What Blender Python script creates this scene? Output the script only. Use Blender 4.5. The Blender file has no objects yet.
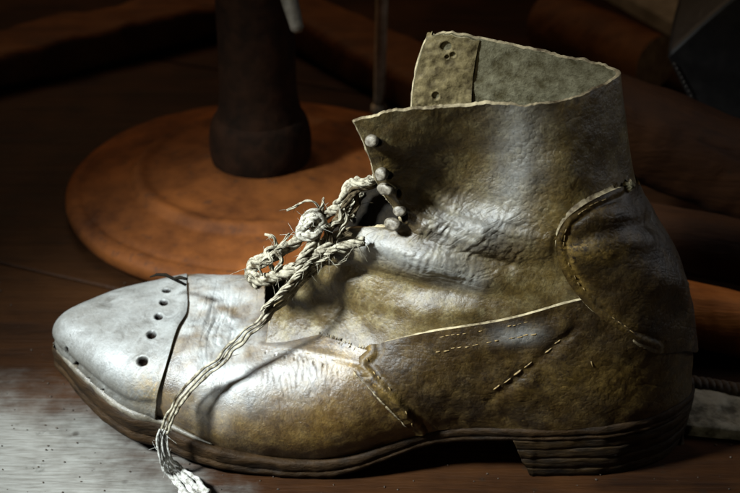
import bpy, math, random
import numpy as np
from mathutils import Vector

random.seed(7)
rng = np.random.default_rng(11)
R = math.radians
scene = bpy.context.scene
COL = scene.collection

# ------------------------------------------------------------------ camera
PITCH, LENS, SENS = R(30.0), 70.0, 36.0
CAM = np.array([0.0, -0.56, 0.421])
FPX = LENS / SENS * 740.0
cam = bpy.data.cameras.new("camera")
cam.lens, cam.sensor_width = LENS, SENS
cam.clip_start, cam.clip_end = 0.02, 50
camo = bpy.data.objects.new("camera", cam)
camo.location = CAM
camo.rotation_euler = (math.pi / 2 - PITCH, 0, 0)
COL.objects.link(camo)
scene.camera = camo
cam.dof.use_dof = True
cam.dof.focus_distance = 0.615
cam.dof.aperture_fstop = 13.0


def P(px, py, Y):
    """point on the plane y = Y seen at photograph position (px, py)"""
    px, py, Y = np.broadcast_arrays(np.asarray(px, float), np.asarray(py, float), np.asarray(Y, float))
    u = (px - 370.0) / FPX
    v = (246.5 - py) / FPX
    c, s = math.cos(PITCH), math.sin(PITCH)
    dy = c + s * v
    dz = -s + c * v
    k = (Y - CAM[1]) / dy
    return np.stack([CAM[0] + u * k, Y + 0 * k, CAM[2] + dz * k], -1)


def G(px, py, z=0.0):
    """point at height z seen at photograph position (px, py)"""
    u = (px - 370.0) / FPX
    v = (246.5 - py) / FPX
    c, s = math.cos(PITCH), math.sin(PITCH)
    dy, dz = c + s * v, -s + c * v
    k = (z - CAM[2]) / dz
    return np.array([CAM[0] + u * k, CAM[1] + dy * k, z])


def proj(p):
    """layout coordinates of world points (px, py)"""
    d = p - CAM
    c, s = math.cos(PITCH), math.sin(PITCH)
    f = d[..., 1] * c - d[..., 2] * s
    up = d[..., 1] * s + d[..., 2] * c
    return 370 + FPX * d[..., 0] / f, 246.5 - FPX * up / f


# ------------------------------------------------------------------ numeric helpers
def nspline(x, y, xq):
    """natural cubic spline, y (n,k)"""
    x = np.asarray(x, float)
    y = np.asarray(y, float)
    n = len(x)
    h = np.diff(x)
    A = np.zeros((n, n))
    rhs = np.zeros((n,) + y.shape[1:])
    A[0, 0] = A[-1, -1] = 1
    for i in range(1, n - 1):
        A[i, i - 1], A[i, i], A[i, i + 1] = h[i - 1], 2 * (h[i - 1] + h[i]), h[i]
        rhs[i] = 6 * ((y[i + 1] - y[i]) / h[i] - (y[i] - y[i - 1]) / h[i - 1])
    M = np.linalg.solve(A, rhs.reshape(n, -1)).reshape(rhs.shape)
    i = np.clip(np.searchsorted(x, xq, side='right') - 1, 0, n - 2)
    sh = (len(xq),) + (1,) * (y.ndim - 1)
    hi = h[i].reshape(sh)
    a = ((x[i + 1] - xq).reshape(sh)) / hi
    b = 1 - a
    return a * y[i] + b * y[i + 1] + ((a ** 3 - a) * M[i] + (b ** 3 - b) * M[i + 1]) * hi ** 2 / 6


def knots(net, axis, pw=0.7):
    d = np.linalg.norm(np.diff(net, axis=axis), axis=-1)
    d = np.maximum(d, 1e-5) ** pw
    d = d.mean(axis=1 - axis)
    return np.concatenate([[0], np.cumsum(d)])


def surf(net, tu, tv):
    """net (R,C,3); tu row values in index units, tv col values in index units"""
    net = np.asarray(net, float)
    ku, kv = knots(net, 0), knots(net, 1)
    qu = np.interp(tu, np.arange(len(ku)), ku)
    qv = np.interp(tv, np.arange(len(kv)), kv)
    t = nspline(ku, net, qu)
    t = nspline(kv, np.swapaxes(t, 0, 1), qv)
    return np.swapaxes(t, 0, 1)


def even(net, axis, n, lo=None, hi=None):
    """index-unit samples evenly spaced in knot length"""
    k = knots(np.asarray(net, float), axis)
    idx = np.arange(len(k))
    a = k[0] if lo is None else np.interp(lo, idx, k)
    b = k[-1] if hi is None else np.interp(hi, idx, k)
    return np.interp(np.linspace(a, b, n), k, idx)


def curve(pts, n, pw=0.7):
    pts = np.asarray(pts, float)
    d = np.maximum(np.linalg.norm(np.diff(pts, axis=0), axis=1), 1e-6) ** pw
    k = np.concatenate([[0], np.cumsum(d)])
    q = nspline(k, pts, np.linspace(0, k[-1], 400))
    s = np.concatenate([[0], np.cumsum(np.linalg.norm(np.diff(q, axis=0), axis=1))])
    t = np.linspace(0, s[-1], n)
    return np.stack([np.interp(t, s, q[:, j]) for j in range(q.shape[1])], 1)


def _h(i, j, k, seed):
    n = (i * 374761393 + j * 668265263 + k * 1274126177 + seed * 974711) & 0x7FFFFFFF
    n = ((n ^ (n >> 13)) * 1103515245 + 12345) & 0x7FFFFFFF
    n = (n ^ (n >> 15)) & 0xFFFF
    return n / 65535.0 * 2 - 1


def noise(p, seed=0):
    p = np.asarray(p, float)
    f = np.floor(p).astype(np.int64)
    t = p - f
    t = t * t * (3 - 2 * t)
    r = 0
    for a in (0, 1):
        for b in (0, 1):
            for c in (0, 1):
                w = (t[..., 0] if a else 1 - t[..., 0]) * (t[..., 1] if b else 1 - t[..., 1]) * (t[..., 2] if c else 1 - t[..., 2])
                r = r + w * _h(f[..., 0] + a, f[..., 1] + b, f[..., 2] + c, seed)
    return r


def fbm(p, o=3, seed=0):
    r, a = 0, 1.0
    for i in range(o):
        r = r + a * noise(p * 2 ** i, seed + i)
        a *= 0.5
    return r


def pldist(px, py, pl):
    """distance (and side) from points to a polyline in layout units"""
    best = np.full(px.shape, 1e9)
    side = np.zeros(px.shape)
    for (x0, y0), (x1, y1) in zip(pl[:-1], pl[1:]):
        dx, dy = x1 - x0, y1 - y0
        L = dx * dx + dy * dy
        t = np.clip(((px - x0) * dx + (py - y0) * dy) / L, 0, 1)
        d = np.hypot(px - x0 - t * dx, py - y0 - t * dy)
        s = np.sign((px - x0) * dy - (py - y0) * dx)
        m = d < best
        best = np.where(m, d, best)
        side = np.where(m, s, side)
    return best, side


def gauss(d, w):
    return np.exp(-(d / w) ** 2)


def inpoly(px, py, poly):
    r = np.zeros(px.shape, bool)
    n = len(poly)
    for i in range(n):
        x0, y0 = poly[i]
        x1, y1 = poly[(i + 1) % n]
        if y0 == y1:
            continue
        c = ((y0 > py) != (y1 > py)) & (px < (x1 - x0) * (py - y0) / (y1 - y0) + x0)
        r ^= c
    return r


def gnorm(p):
    du = np.gradient(p, axis=0)
    dv = np.gradient(p, axis=1)
    n = np.cross(du, dv)
    return n / np.maximum(np.linalg.norm(n, axis=-1, keepdims=True), 1e-12)


# ------------------------------------------------------------------ object helpers
def empty(name, loc, label, cat, group=None):
    o = bpy.data.objects.new(name, None)
    o.empty_display_size = 0.02
    o.location = loc
    o["label"], o["category"] = label, cat
    if group:
        o["group"] = group
    COL.objects.link(o)
    return o


def rootloc(o):
    while o.parent:
        o = o.parent
    return np.array(o.location)


def mesh(name, verts, faces, mats, parent=None, midx=None, smooth=True, attrs=None):
    verts = np.asarray(verts, float)
    if parent is not None:
        verts = verts - rootloc(parent)
    me = bpy.data.meshes.new(name)
    if isinstance(faces, np.ndarray) and faces.ndim == 2:
        nf, k = faces.shape
        me.vertices.add(len(verts))
        me.vertices.foreach_set("co", verts.ravel())
        me.loops.add(nf * k)
        me.loops.foreach_set("vertex_index", faces.astype(np.int32).ravel())
        me.polygons.add(nf)
        me.polygons.foreach_set("loop_start", np.arange(0, nf * k, k, dtype=np.int32))
        me.polygons.foreach_set("loop_total", np.full(nf, k, np.int32))
        me.update(calc_edges=True)
    else:
        me.from_pydata([tuple(v) for v in verts], [], [tuple(int(i) for i in f) for f in faces])
    for m in (mats if isinstance(mats, (list, tuple)) else [mats]):
        me.materials.append(m)
    if midx is not None:
        me.polygons.foreach_set("material_index", np.asarray(midx, np.int32))
    if smooth is True:
        me.polygons.foreach_set("use_smooth", np.ones(len(me.polygons), bool))
    elif smooth is not False:
        me.polygons.foreach_set("use_smooth", np.asarray(smooth, bool))
    for k, a in (attrs or {}).items():
        at = me.attributes.new(k, 'FLOAT', 'POINT')
        at.data.foreach_set("value", np.asarray(a, np.float32).ravel())
    me.validate()
    me.update()
    o = bpy.data.objects.new(name, me)
    COL.objects.link(o)
    if parent is not None:
        o.parent = parent
    return o


class Bag:
    """collects polygons of several shapes into one mesh"""
    def __init__(self):
        self.v, self.f, self.n = [], [], 0

    def add(self, v, f):
        v = np.asarray(v, float).reshape(-1, 3)
        self.v.append(v)
        self.f += [tuple(int(i) + self.n for i in q) for q in f]
        self.n += len(v)

    def build(self, name, mat, parent=None, smooth=True):
        return mesh(name, np.concatenate(self.v), self.f, mat, parent, smooth=smooth)


def gridfaces(r, c, wrap=False):
    i = np.arange(r * c).reshape(r, c)
    if wrap:
        i = np.concatenate([i, i[:, :1]], 1)
    return np.stack([i[:-1, :-1], i[:-1, 1:], i[1:, 1:], i[1:, :-1]], -1).reshape(-1, 4)


def frames(p):
    t = np.gradient(p, axis=0)
    t /= np.maximum(np.linalg.norm(t, axis=1, keepdims=True), 1e-9)
    n = np.zeros_like(p)
    up = np.array([0.13, -0.9, 0.4])
    a = up - t[0] * (up @ t[0])
    n[0] = a / np.linalg.norm(a)
    for i in range(1, len(p)):
        a = n[i - 1] - t[i] * (n[i - 1] @ t[i])
        n[i] = a / max(np.linalg.norm(a), 1e-9)
    return t, n, np.cross(t, n)


def tube(bag, p, r, k=8, cap=True):
    p = np.asarray(p, float)
    m = len(p)
    r = np.broadcast_to(np.asarray(r, float), (m,))
    _, n, b = frames(p)
    a = np.linspace(0, 2 * np.pi, k, endpoint=False)
    v = p[:, None] + r[:, None, None] * (np.cos(a)[None, :, None] * n[:, None] + np.sin(a)[None, :, None] * b[:, None])
    f = [tuple(q) for q in gridfaces(m, k, True)]
    if cap:
        f.append(tuple(range(k))[::-1])
        f.append(tuple(range((m - 1) * k, m * k)))
    bag.add(v.reshape(-1, 3), f)


def lathe(bag, prof, center, k=96):
    a = np.linspace(0, 2 * np.pi, k, endpoint=False)
    prof = np.asarray(prof, float)
    v = np.stack([prof[:, None, 0] * np.cos(a), prof[:, None, 0] * np.sin(a), prof[:, None, 1] + 0 * a], -1)
    v = v + np.asarray(center)
    bag.add(v.reshape(-1, 3), [tuple(q) for q in gridfaces(len(prof), k, True)])


def sheet(name, p, n, th, mats, parent, keep=None, attrs=None, fold0=False):
    """leather piece of thickness th: outer face, inner face and raw cut edge (three material slots)"""
    r, c, _ = p.shape
    f = gridfaces(r, c)
    if keep is not None:
        f = f[keep.reshape(-1)]
    v = p.reshape(-1, 3)
    nn = n.reshape(-1, 3)
    e = np.concatenate([f[:, [0, 1]], f[:, [1, 2]], f[:, [2, 3]], f[:, [3, 0]]])
    key = np.sort(e, 1)
    _, inv, cnt = np.unique(key[:, 0] * (r * c) + key[:, 1], return_inverse=True, return_counts=True)
    be = e[cnt[inv] == 1]
    if fold0:                       # first row is folded onto itself: not a cut edge
        be = be[~((be[:, 0] < c) & (be[:, 1] < c))]
    N = r * c
    vi = v - nn * th
    # cut edge has its own verts so that it shades hard, with a rounded middle
    bset, binv = np.unique(be.ravel(), return_inverse=True)
    be2 = binv.reshape(-1, 2)
    K = len(bset)
    # outward direction of the cut edge
    od = np.zeros((K, 3))
    d = v[be[:, 1]] - v[be[:, 0]]
    oo = np.cross(d, nn[be[:, 0]])
    np.add.at(od, be2[:, 0], oo)
    np.add.at(od, be2[:, 1], oo)
    od /= np.maximum(np.linalg.norm(od, axis=1, keepdims=True), 1e-12)
    wob = 1 + 0.5 * noise(v[bset] * 350, 3)
    e0 = v[bset]
    e1 = v[bset] - nn[bset] * th * 0.5 + od * (th * 0.28 * wob)[:, None]
    e2 = vi[bset]
    V = np.concatenate([v, vi, e0, e1, e2])
    b = 2 * N
    F = np.concatenate([f, f[:, ::-1] + N,
                        np.stack([be2[:, 1] + b, be2[:, 0] + b, be2[:, 0] + b + K, be2[:, 1] + b + K], 1),
                        np.stack([be2[:, 1] + b + K, be2[:, 0] + b + K, be2[:, 0] + b + 2 * K, be2[:, 1] + b + 2 * K], 1)])
    mi = np.concatenate([np.zeros(len(f)), np.ones(len(f)), np.full(2 * len(be), 2)])
    used = np.zeros(len(V), bool)
    used[F.ravel()] = True
    remap = np.cumsum(used) - 1
    A = {}
    for k_, a in (attrs or {}).items():
        a = np.asarray(a).ravel()
        A[k_] = np.concatenate([a, a, a[bset], a[bset], a[bset]])[used]
    return mesh(name, V[used], remap[F], mats, parent, midx=mi, attrs=A)


# ------------------------------------------------------------------ materials
def new_mat(name):
    m = bpy.data.materials.new(name)
    m.use_nodes = True
    nt = m.node_tree
    b = nt.nodes["Principled BSDF"]
    return m, nt, b


class NT:
    def __init__(self, nt):
        self.nt = nt
        self.tc = nt.nodes.new("ShaderNodeTexCoord").outputs["Object"]

    def link(self, a, b):
        self.nt.links.new(a, b)

    def node(self, t, **kw):
        n = self.nt.nodes.new(t)
        for k, v in kw.items():
            setattr(n, k, v)
        return n

    def mapping(self, scale=(1, 1, 1), rot=(0, 0, 0), loc=(0, 0, 0), src=None):
        n = self.node("ShaderNodeMapping")
        n.inputs["Scale"].default_value = scale
        n.inputs["Rotation"].default_value = rot
        n.inputs["Location"].default_value = loc
        self.link(src or self.tc, n.inputs["Vector"])
        return n.outputs[0]

    def noise(self, scale, detail=4, rough=0.55, vec=None, dist=0.0):
        n = self.node("ShaderNodeTexNoise")
        n.inputs["Scale"].default_value = scale
        n.inputs["Detail"].default_value = detail
        n.inputs["Roughness"].default_value = rough
        n.inputs["Distortion"].default_value = dist
        self.link(vec or self.tc, n.inputs["Vector"])
        return n.outputs["Fac"]

    def voronoi(self, scale, feature='F1', vec=None, rnd=1.0):
        n = self.node("ShaderNodeTexVoronoi", feature=feature)
        n.inputs["Scale"].default_value = scale
        n.inputs["Randomness"].default_value = rnd
        self.link(vec or self.tc, n.inputs["Vector"])
        return n.outputs["Distance"]

    def ramp(self, fac, stops):
        n = self.node("ShaderNodeValToRGB")
        cr = n.color_ramp
        while len(cr.elements) < len(stops):
            cr.elements.new(0.5)
        for e, (p, c) in zip(cr.elements, stops):
            e.position = p
            e.color = (c, c, c, 1) if not isinstance(c, tuple) else (*c, 1)
        self.link(fac, n.inputs[0])
        return n.outputs[0]

    def mix(self, fac, a, b, mode='MIX'):
        n = self.node("ShaderNodeMix", data_type='RGBA', blend_type=mode)
        for sock, v in ((n.inputs[0], fac), (n.inputs[6], a), (n.inputs[7], b)):
            if isinstance(v, (int, float)):
                sock.default_value = v
            elif isinstance(v, tuple):
                sock.default_value = (*v, 1)
            else:
                self.link(v, sock)
        return n.outputs[2]

    def math(self, op, a, b=None, clamp=False):
        n = self.node("ShaderNodeMath", operation=op, use_clamp=clamp)
        for sock, v in zip(n.inputs, (a, b)):
            if v is None:
                continue
            if isinstance(v, (int, float)):
                sock.default_value = v
            else:
                self.link(v, sock)
        return n.outputs[0]

    def attr(self, name):
        n = self.node("ShaderNodeAttribute", attribute_name=name)
        return n.outputs["Fac"]

    def bump(self, h, strength, dist, prev=None):
        n = self.node("ShaderNodeBump")
        n.inputs["Distance"].default_value = dist
        if isinstance(strength, (int, float)):
            n.inputs["Strength"].default_value = strength
        else:
            self.link(strength, n.inputs["Strength"])
        self.link(h, n.inputs["Height"])
        if prev is not None:
            self.link(prev, n.inputs["Normal"])
        return n.outputs[0]


def leather(name, dark, mid, light, rough=(0.3, 0.55), pebble=380.0, worn=0.25, spec=0.6):
    m, nt, b = new_mat(name)
    q = NT(nt)
    wn0 = q.node("ShaderNodeTexNoise")
    wn0.inputs["Scale"].default_value = 130
    q.link(q.tc, wn0.inputs["Vector"])
    wsc = q.node("ShaderNodeVectorMath", operation='SCALE')
    wsc.inputs["Scale"].default_value = 0.008
    q.link(wn0.outputs["Color"], wsc.inputs[0])
    wad = q.node("ShaderNodeVectorMath", operation='ADD')
    q.link(q.tc, wad.inputs[0])
    q.link(wsc.outputs[0], wad.inputs[1])
    warpv = wad.outputs[0]
    big = q.noise(38, 5, 0.6)
    mdm = q.noise(150, 5, 0.65)
    fine = q.noise(900, 4, 0.7)
    col = q.mix(q.ramp(big, [(0.36, 0.0), (0.66, 1.0)]), dark, mid)
    col = q.mix(q.math('MULTIPLY', q.ramp(mdm, [(0.48, 0.0), (0.75, 1.0)]), 0.75), col, light)
    col = q.mix(q.math('MULTIPLY', q.ramp(fine, [(0.35, 1.0), (0.55, 0.0)]), 0.55), col, tuple(x * 0.35 for x in dark))
    # ochre scuffs where the surface has flaked
    sc = q.ramp(q.math('ADD', q.noise(330, 6, 0.75), q.math('MULTIPLY', q.attr("scuff"), 0.10)), [(0.63, 0.0), (0.75, 0.9)])
    col = q.mix(q.math('MULTIPLY', sc, q.math('ADD', q.attr("scuff"), worn * 0.5, True)), col, (0.25, 0.155, 0.042))
    gold = q.math('MULTIPLY', q.math('MULTIPLY', q.attr("scuff"), 0.75), q.ramp(q.noise(230, 7, 0.75), [(0.38, 0.0), (0.62, 1.0)]))
    col = q.mix(gold, col, (0.17, 0.105, 0.022))
    # pale worn leather, also highlights and sheen painted into the colour
    col = q.mix(q.math('MULTIPLY', q.attr("pale"), q.ramp(q.noise(120, 6, 0.7), [(0.25, 0.5), (0.65, 1.0)])), col, (0.33, 0.345, 0.34))
    rv = q.ramp(q.noise(48, 5, 0.65), [(0.42, 0.0), (0.7, 1.0)])
    rr = q.math('ADD', q.math('MULTIPLY', q.ramp(mdm, [(0.3, 0.0), (0.7, 1.0)]), rough[1] - rough[0]), rough[0])
    rr = q.math('ADD', rr, q.math('MULTIPLY', rv, 0.16))
    q.link(rr, b.inputs["Roughness"])
    q.link(q.math('MULTIPLY', q.math('SUBTRACT', 1.0, q.attr("hole")), spec), b.inputs["Specular IOR Level"])
    # cracks with ground-in dirt
    cv = q.voronoi(150, 'DISTANCE_TO_EDGE', q.mapping((1, 1, 1.0), src=warpv))
    ck = q.math('MULTIPLY', q.ramp(cv, [(0.0, 1.0), (0.035, 0.0)]), q.ramp(q.noise(60, 4, 0.6), [(0.50, 0.0), (0.64, 1.0)]))
    col = q.mix(q.math('MULTIPLY', ck, 0.22), col, (0.010, 0.006, 0.003))
    dirt = q.ramp(q.noise(95, 7, 0.72, dist=0.8), [(0.52, 0.0), (0.70, 1.0)])
    col = q.mix(q.math('MULTIPLY', dirt, 0.6), col, tuple(x * 0.5 for x in dark))
    col = q.mix(q.attr("hole"), col, (0.006, 0.004, 0.003))  # shade inside the punched holes and eyelet pits, painted near-black
    q.link(col, b.inputs["Base Color"])
    # grain
    warp = q.node("ShaderNodeVectorMath", operation='ADD')
    wn = q.node("ShaderNodeTexNoise")
    wn.inputs["Scale"].default_value = 240
    q.link(q.tc, wn.inputs["Vector"])
    ws = q.node("ShaderNodeVectorMath", operation='SCALE')
    ws.inputs["Scale"].default_value = 0.0016
    q.link(wn.outputs["Color"], ws.inputs[0])
    q.link(q.tc, warp.inputs[0])
    q.link(ws.outputs[0], warp.inputs[1])
    vo = q.voronoi(pebble * 1.35, 'F1', warp.outputs[0])
    peb = q.ramp(vo, [(0.0, 1.0), (0.35, 0.9), (0.75, 0.0)])
    gv = q.ramp(q.noise(45, 4, 0.6), [(0.38, 0.15), (0.62, 1.0)])
    n1 = q.bump(peb, q.math('MULTIPLY', q.math('MULTIPLY', q.attr("grain"), gv), 1.0), 0.0005)
    st1 = q.noise(1.0, 5, 0.65, q.mapping((260, 260, 900), (0.3, 0.2, 0.5), src=warpv))
    st2 = q.noise(1.0, 5, 0.65, q.mapping((900, 300, 300), (0.1, 0.6, 0.2), src=warpv))
    n1 = q.bump(q.mix(q.ramp(big, [(0.4, 0.0), (0.6, 1.0)]), st1, st2), 0.34, 0.0006, n1)
    n2 = q.bump(q.noise(760, 8, 0.75), 0.45, 0.0005, n1)
    cr = q.noise(70, 8, 0.7, dist=1.5)
    n3 = q.bump(q.math('SUBTRACT', cr, q.math('MULTIPLY', ck, 0.06)), 0.5, 0.0010, n2)
    q.link(n3, b.inputs["Normal"])
    return m


def plain(name, c1, c2, scale=200, rough=0.7, bump=0.4, bdist=0.0006, metal=0.0, detail=5, stretch=(1, 1, 1), rot=(0, 0, 0), lo=0.35, hi=0.65, spec=0.4):
    m, nt, b = new_mat(name)
    q = NT(nt)
    vec = q.mapping(stretch, rot)
    nz = q.noise(scale, detail, 0.65, vec)
    q.link(q.mix(q.ramp(nz, [(lo, 0.0), (hi, 1.0)]), c1, c2), b.inputs["Base Color"])
    b.inputs["Roughness"].default_value = rough
    b.inputs["Metallic"].default_value = metal
    b.inputs["Specular IOR Level"].default_value = spec
    q.link(q.bump(nz, bump, bdist), b.inputs["Normal"])
    return m


LD, LM, LL = (0.030, 0.017, 0.006), (0.070, 0.044, 0.016), (0.115, 0.085, 0.036)
M_cap = leather("toe_leather", (0.040, 0.034, 0.024), (0.068, 0.063, 0.052), (0.105, 0.105, 0.097), (0.36, 0.48), 420, 0.05, 0.65)
M_vamp = leather("vamp_leather", (0.020, 0.008, 0.0008), (0.068, 0.034, 0.0045), (0.12, 0.074, 0.016), (0.30, 0.40), 420, 0.2, 0.7)
M_quarter = leather("shaft_leather", (0.034, 0.020, 0.005), (0.098, 0.067, 0.019), (0.165, 0.134, 0.062), (0.34, 0.44), 360, 0.12, 0.58)
M_counter = leather("counter_leather", (0.008, 0.0035, 0.0005), (0.033, 0.017, 0.0028), (0.075, 0.046, 0.011), (0.36, 0.48), 400, 0.3, 0.42)
M_lining = plain("lining_suede", (0.052, 0.042, 0.018), (0.165, 0.148, 0.092), 170, 0.9, 0.9, 0.0016, detail=7, spec=0.2)
M_facing = plain("facing_leather", (0.05, 0.034, 0.010), (0.17, 0.13, 0.055), 260, 0.7, 0.8, 0.001, detail=7)
M_edge = plain("raw_leather_edge", (0.045, 0.028, 0.010), (0.40, 0.33, 0.20), 130, 0.8, 0.8, 0.0008, lo=0.36, hi=0.66, detail=8)
M_sole = plain("sole_leather", (0.006, 0.003, 0.0008), (0.024, 0.012, 0.0035), 140, 0.62, 1.0, 0.002, stretch=(0.5, 0.5, 1.4), detail=9, spec=0.12)
M_heel = plain("heel_leather", (0.004, 0.002, 0.0006), (0.026, 0.014, 0.0038), 150, 0.6, 1.0, 0.0022, stretch=(0.45, 0.45, 1.8), detail=9, spec=0.12)
M_tongue = leather("tongue_leather", (0.003, 0.002, 0.001), (0.006, 0.004, 0.002), (0.012, 0.008, 0.003), (0.7, 0.8), 420, 0.0, 0.1)  # near-black base stands in for the shade over the tongue
M_lace = plain("lace_cotton", (0.030, 0.021, 0.010), (0.26, 0.235, 0.175), 330, 0.95, 0.7, 0.0006, lo=0.36, hi=0.56, spec=0.15)
M_laceend = plain("lace_frayed_cotton", (0.12, 0.11, 0.09), (0.42, 0.415, 0.385), 420, 0.95, 0.9, 0.0008, spec=0.15)
M_thread = plain("waxed_thread", (0.035, 0.021, 0.006), (0.27, 0.18, 0.065), 700, 0.6, 0.5, 0.0003)
M_hook = plain("worn_hook", (0.035, 0.026, 0.016), (0.19, 0.165, 0.125), 420, 0.5, 0.8, 0.0005)
M_hole = plain("hole_dark", (0.006, 0.004, 0.003), (0.012, 0.008, 0.005), 300, 0.9)

# ------------------------------------------------------------------ the boot: control nets
# station = near side from welt to ridge: W, A, B, C, T   (px, py, y)
ST = [
    [(60, 345, .0220), (55.5, 333, .0220), (57.8, 322, .0220), (73, 310, .0220), (108, 303, .0220)],
    [(76, 366, .0058), (75, 353, .0045), (78.5, 339, .0075), (92, 318, .0150), (114, 304, .0218)],
    [(100, 388, -.0090), (99, 371, -.0105), (103, 347, -.0050), (115, 324, .0060), (135, 309, .0195)],
    [(135, 413, -.0221), (133, 394, -.0245), (136, 362, -.0182), (144, 333, -.0020), (158, 311, .0180)],
    [(157, 418, -.0245), (157, 399, -.0290), (167, 366, -.0230), (177, 332, -.0045), (187, 311, .0165)],
    [(185, 432, -.0295), (185, 411, -.0345), (191, 373, -.0275), (201, 339, -.0090), (208, 315, .0145)],
    [(223, 447, -.0364), (223, 427, -.0415), (228, 384, -.0343), (235, 343, -.0130), (238, 318, .0122)],
    [(292, 458, -.0400), (292, 439, -.0460), (294, 388, -.0392), (296, 338, -.0160), (297, 314, .0095)],
    [(344, 456, -.0418), (344, 437, -.0475), (345, 383, -.0410), (346, 324, -.0185), (347, 286, .0080)],
    [(400, 440, -.0400), (400, 420, -.0445), (400, 370, -.0400), (400, 310, -.0260), (400, 262, .0040)],
    [(470, 427, -.0385), (470, 403, -.0420), (470, 355, -.0390), (470, 300, -.0320), (470, 232, .0000)],
]


def yc(px):
    return -.012 + (600 - px) * .034 / 545


def full(stn):
    near = P(*np.array(stn).T)
    ym = near[-1, 1]
    far = near[:-1][::-1].copy()
    far[:, 1] = 2 * ym - far[:, 1]
    return np.concatenate([near, far])


def PZ(px, Y, z):
    dep = (Y - CAM[1]) * math.cos(PITCH) + (CAM[2] - z) * math.sin(PITCH)
    return np.array([(px - 370.0) / FPX * dep, Y, z])


TOP = [(124, .0218, .0500), (126, .0216, .0501), (140, .0200, .0512), (162, .0180, .0522)]
PROF = [(0.0, 0.0), (-0.065, 0.35), (0.05, 0.735), (0.40, 0.957), (1.0, 1.0)]


def domed(i):
    """toe station: the same rounded profile swung round the front of the toe"""
    W_, T_ = P(*ST[i][0]), PZ(*TOP[i])
    nr = np.array([[*(W_[:2] + h * (T_[:2] - W_[:2])), W_[2] + v * (T_[2] - W_[2])] for h, v in PROF])
    if i == 0:
        nr[:, 1] = W_[1]
    fr = nr[:-1][::-1].copy()
    fr[:, 1] = 2 * nr[-1, 1] - fr[:, 1]
    return np.concatenate([nr, fr])


FOOT = [domed(i) if i < 4 else full(s) for i, s in enumerate(ST)]
FOOTX = np.array([FOOT[2][::-1], FOOT[1][::-1]] + FOOT)      # folded on past the toe so that the nose closes smoothly

CP = []
for i, s in enumerate(ST):
    CP += s[:4] if 2 <= i < 9 else s[:3]
CP += [
    (354, 122, -.0375), (370, 150, -.0355), (378, 186, -.0325), (394, 208, -.029), (405, 229, -.026),
    (385, 115, -.0355), (425, 109, -.0335), (480, 105, -.0325), (540, 104, -.0335), (592, 91, -.020),
    (425, 140, -.0315), (450, 160, -.0262), (455, 190, -.0262), (480, 143, -.0285), (508, 150, -.0325), (526, 150, -.0370), (541, 150, -.0362), (538, 185, -.0385), (556, 150, -.0338), (574, 150, -.0305),
    (597, 120, -.023), (597, 143, -.026), (600, 182, -.030), (605, 200, -.0315),
    (425, 210, -.0275), (480, 210, -.0300), (500, 220, -.0355), (470, 236, -.0370), (430, 222, -.0315), (520, 245, -.0395), (560, 205, -.0370), (560, 250, -.0385), (615, 222, -.0355), (625, 250, -.038),
    (385, 243, -.0225), (368, 237, -.0180), (348, 229, -.0125), (338, 255, -.0150), (306, 253, -.0080), (312, 285, -.0125), (283, 288, -.0065), (290, 318, -.0125), (271, 316, -.0085),
    (355, 285, -.0185), (410, 262, -.0315), (405, 288, -.029), (400, 340, -.036), (440, 320, -.037), (440, 275, -.0345),
    (480, 248, -.0365), (480, 275, -.036), (480, 300, -.0380), (520, 300, -.0395), (560, 285, -.0390), (560, 330, -.042),
    (600, 330, -.0425), (560, 390, -.0435), (600, 390, -.0435), (620, 290, -.040), (500, 350, -.0415), (500, 390, -.0425),
    (450, 375, -.0425), (450, 405, -.042), (520, 428, -.042), (600, 425, -.0424),
    (650, 417, -.0365), (650, 390, -.038), (650, 360, -.038), (650, 330, -.0375), (645, 292, -.036),
    (683, 400, -.026), (684, 376, -.026), (685, 350, -.025), (686, 322, -.024), (682, 290, -.022),
    (632, 198, -.018), (634, 215, -.026), (642, 236, -.029), (655, 259, -.030), (668, 284, -.0305),
]
_cp = np.array(CP, float)


def _phi(r2):
    return np.where(r2 > 0, r2 * np.log(np.maximum(r2, 1e-12)), 0)


_s = _cp[:, :2] / 100
_n = len(_s)
_K = _phi(((_s[:, None] - _s[None]) ** 2).sum(-1)) + np.eye(_n) * 0.004
_Pm = np.concatenate([np.ones((_n, 1)), _s], 1)
_A = np.block([[_K, _Pm], [_Pm.T, np.zeros((3, 3))]])
_w = np.linalg.solve(_A, np.concatenate([_cp[:, 2], np.zeros(3)]))


def D(px, py):
    """depth (y) of the near side of the boot at layout position"""
    px, py = np.broadcast_arrays(np.asarray(px, float), np.asarray(py, float))
    q = np.stack([px, py], -1) / 100
    r = _w[_n] + q @ _w[_n + 1:]
    for i in range(_n):
        r = r + _w[i] * _phi(((q - _s[i]) ** 2).sum(-1))
    return r


def near(pts, off=0.0):
    a = np.array(pts, float)
    return P(a[:, 0], a[:, 1], D(a[:, 0], a[:, 1]) - off)


def mirrored(pt, ym):
    q = pt.copy()
    q[..., 1] = 2 * ym - q[..., 1]
    return q


BOOT = empty("leather_boot", tuple(G(380, 470)), "worn old brown leather ankle boot with open laces, toe to the left", "boot")

RES = 0.00055


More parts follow.
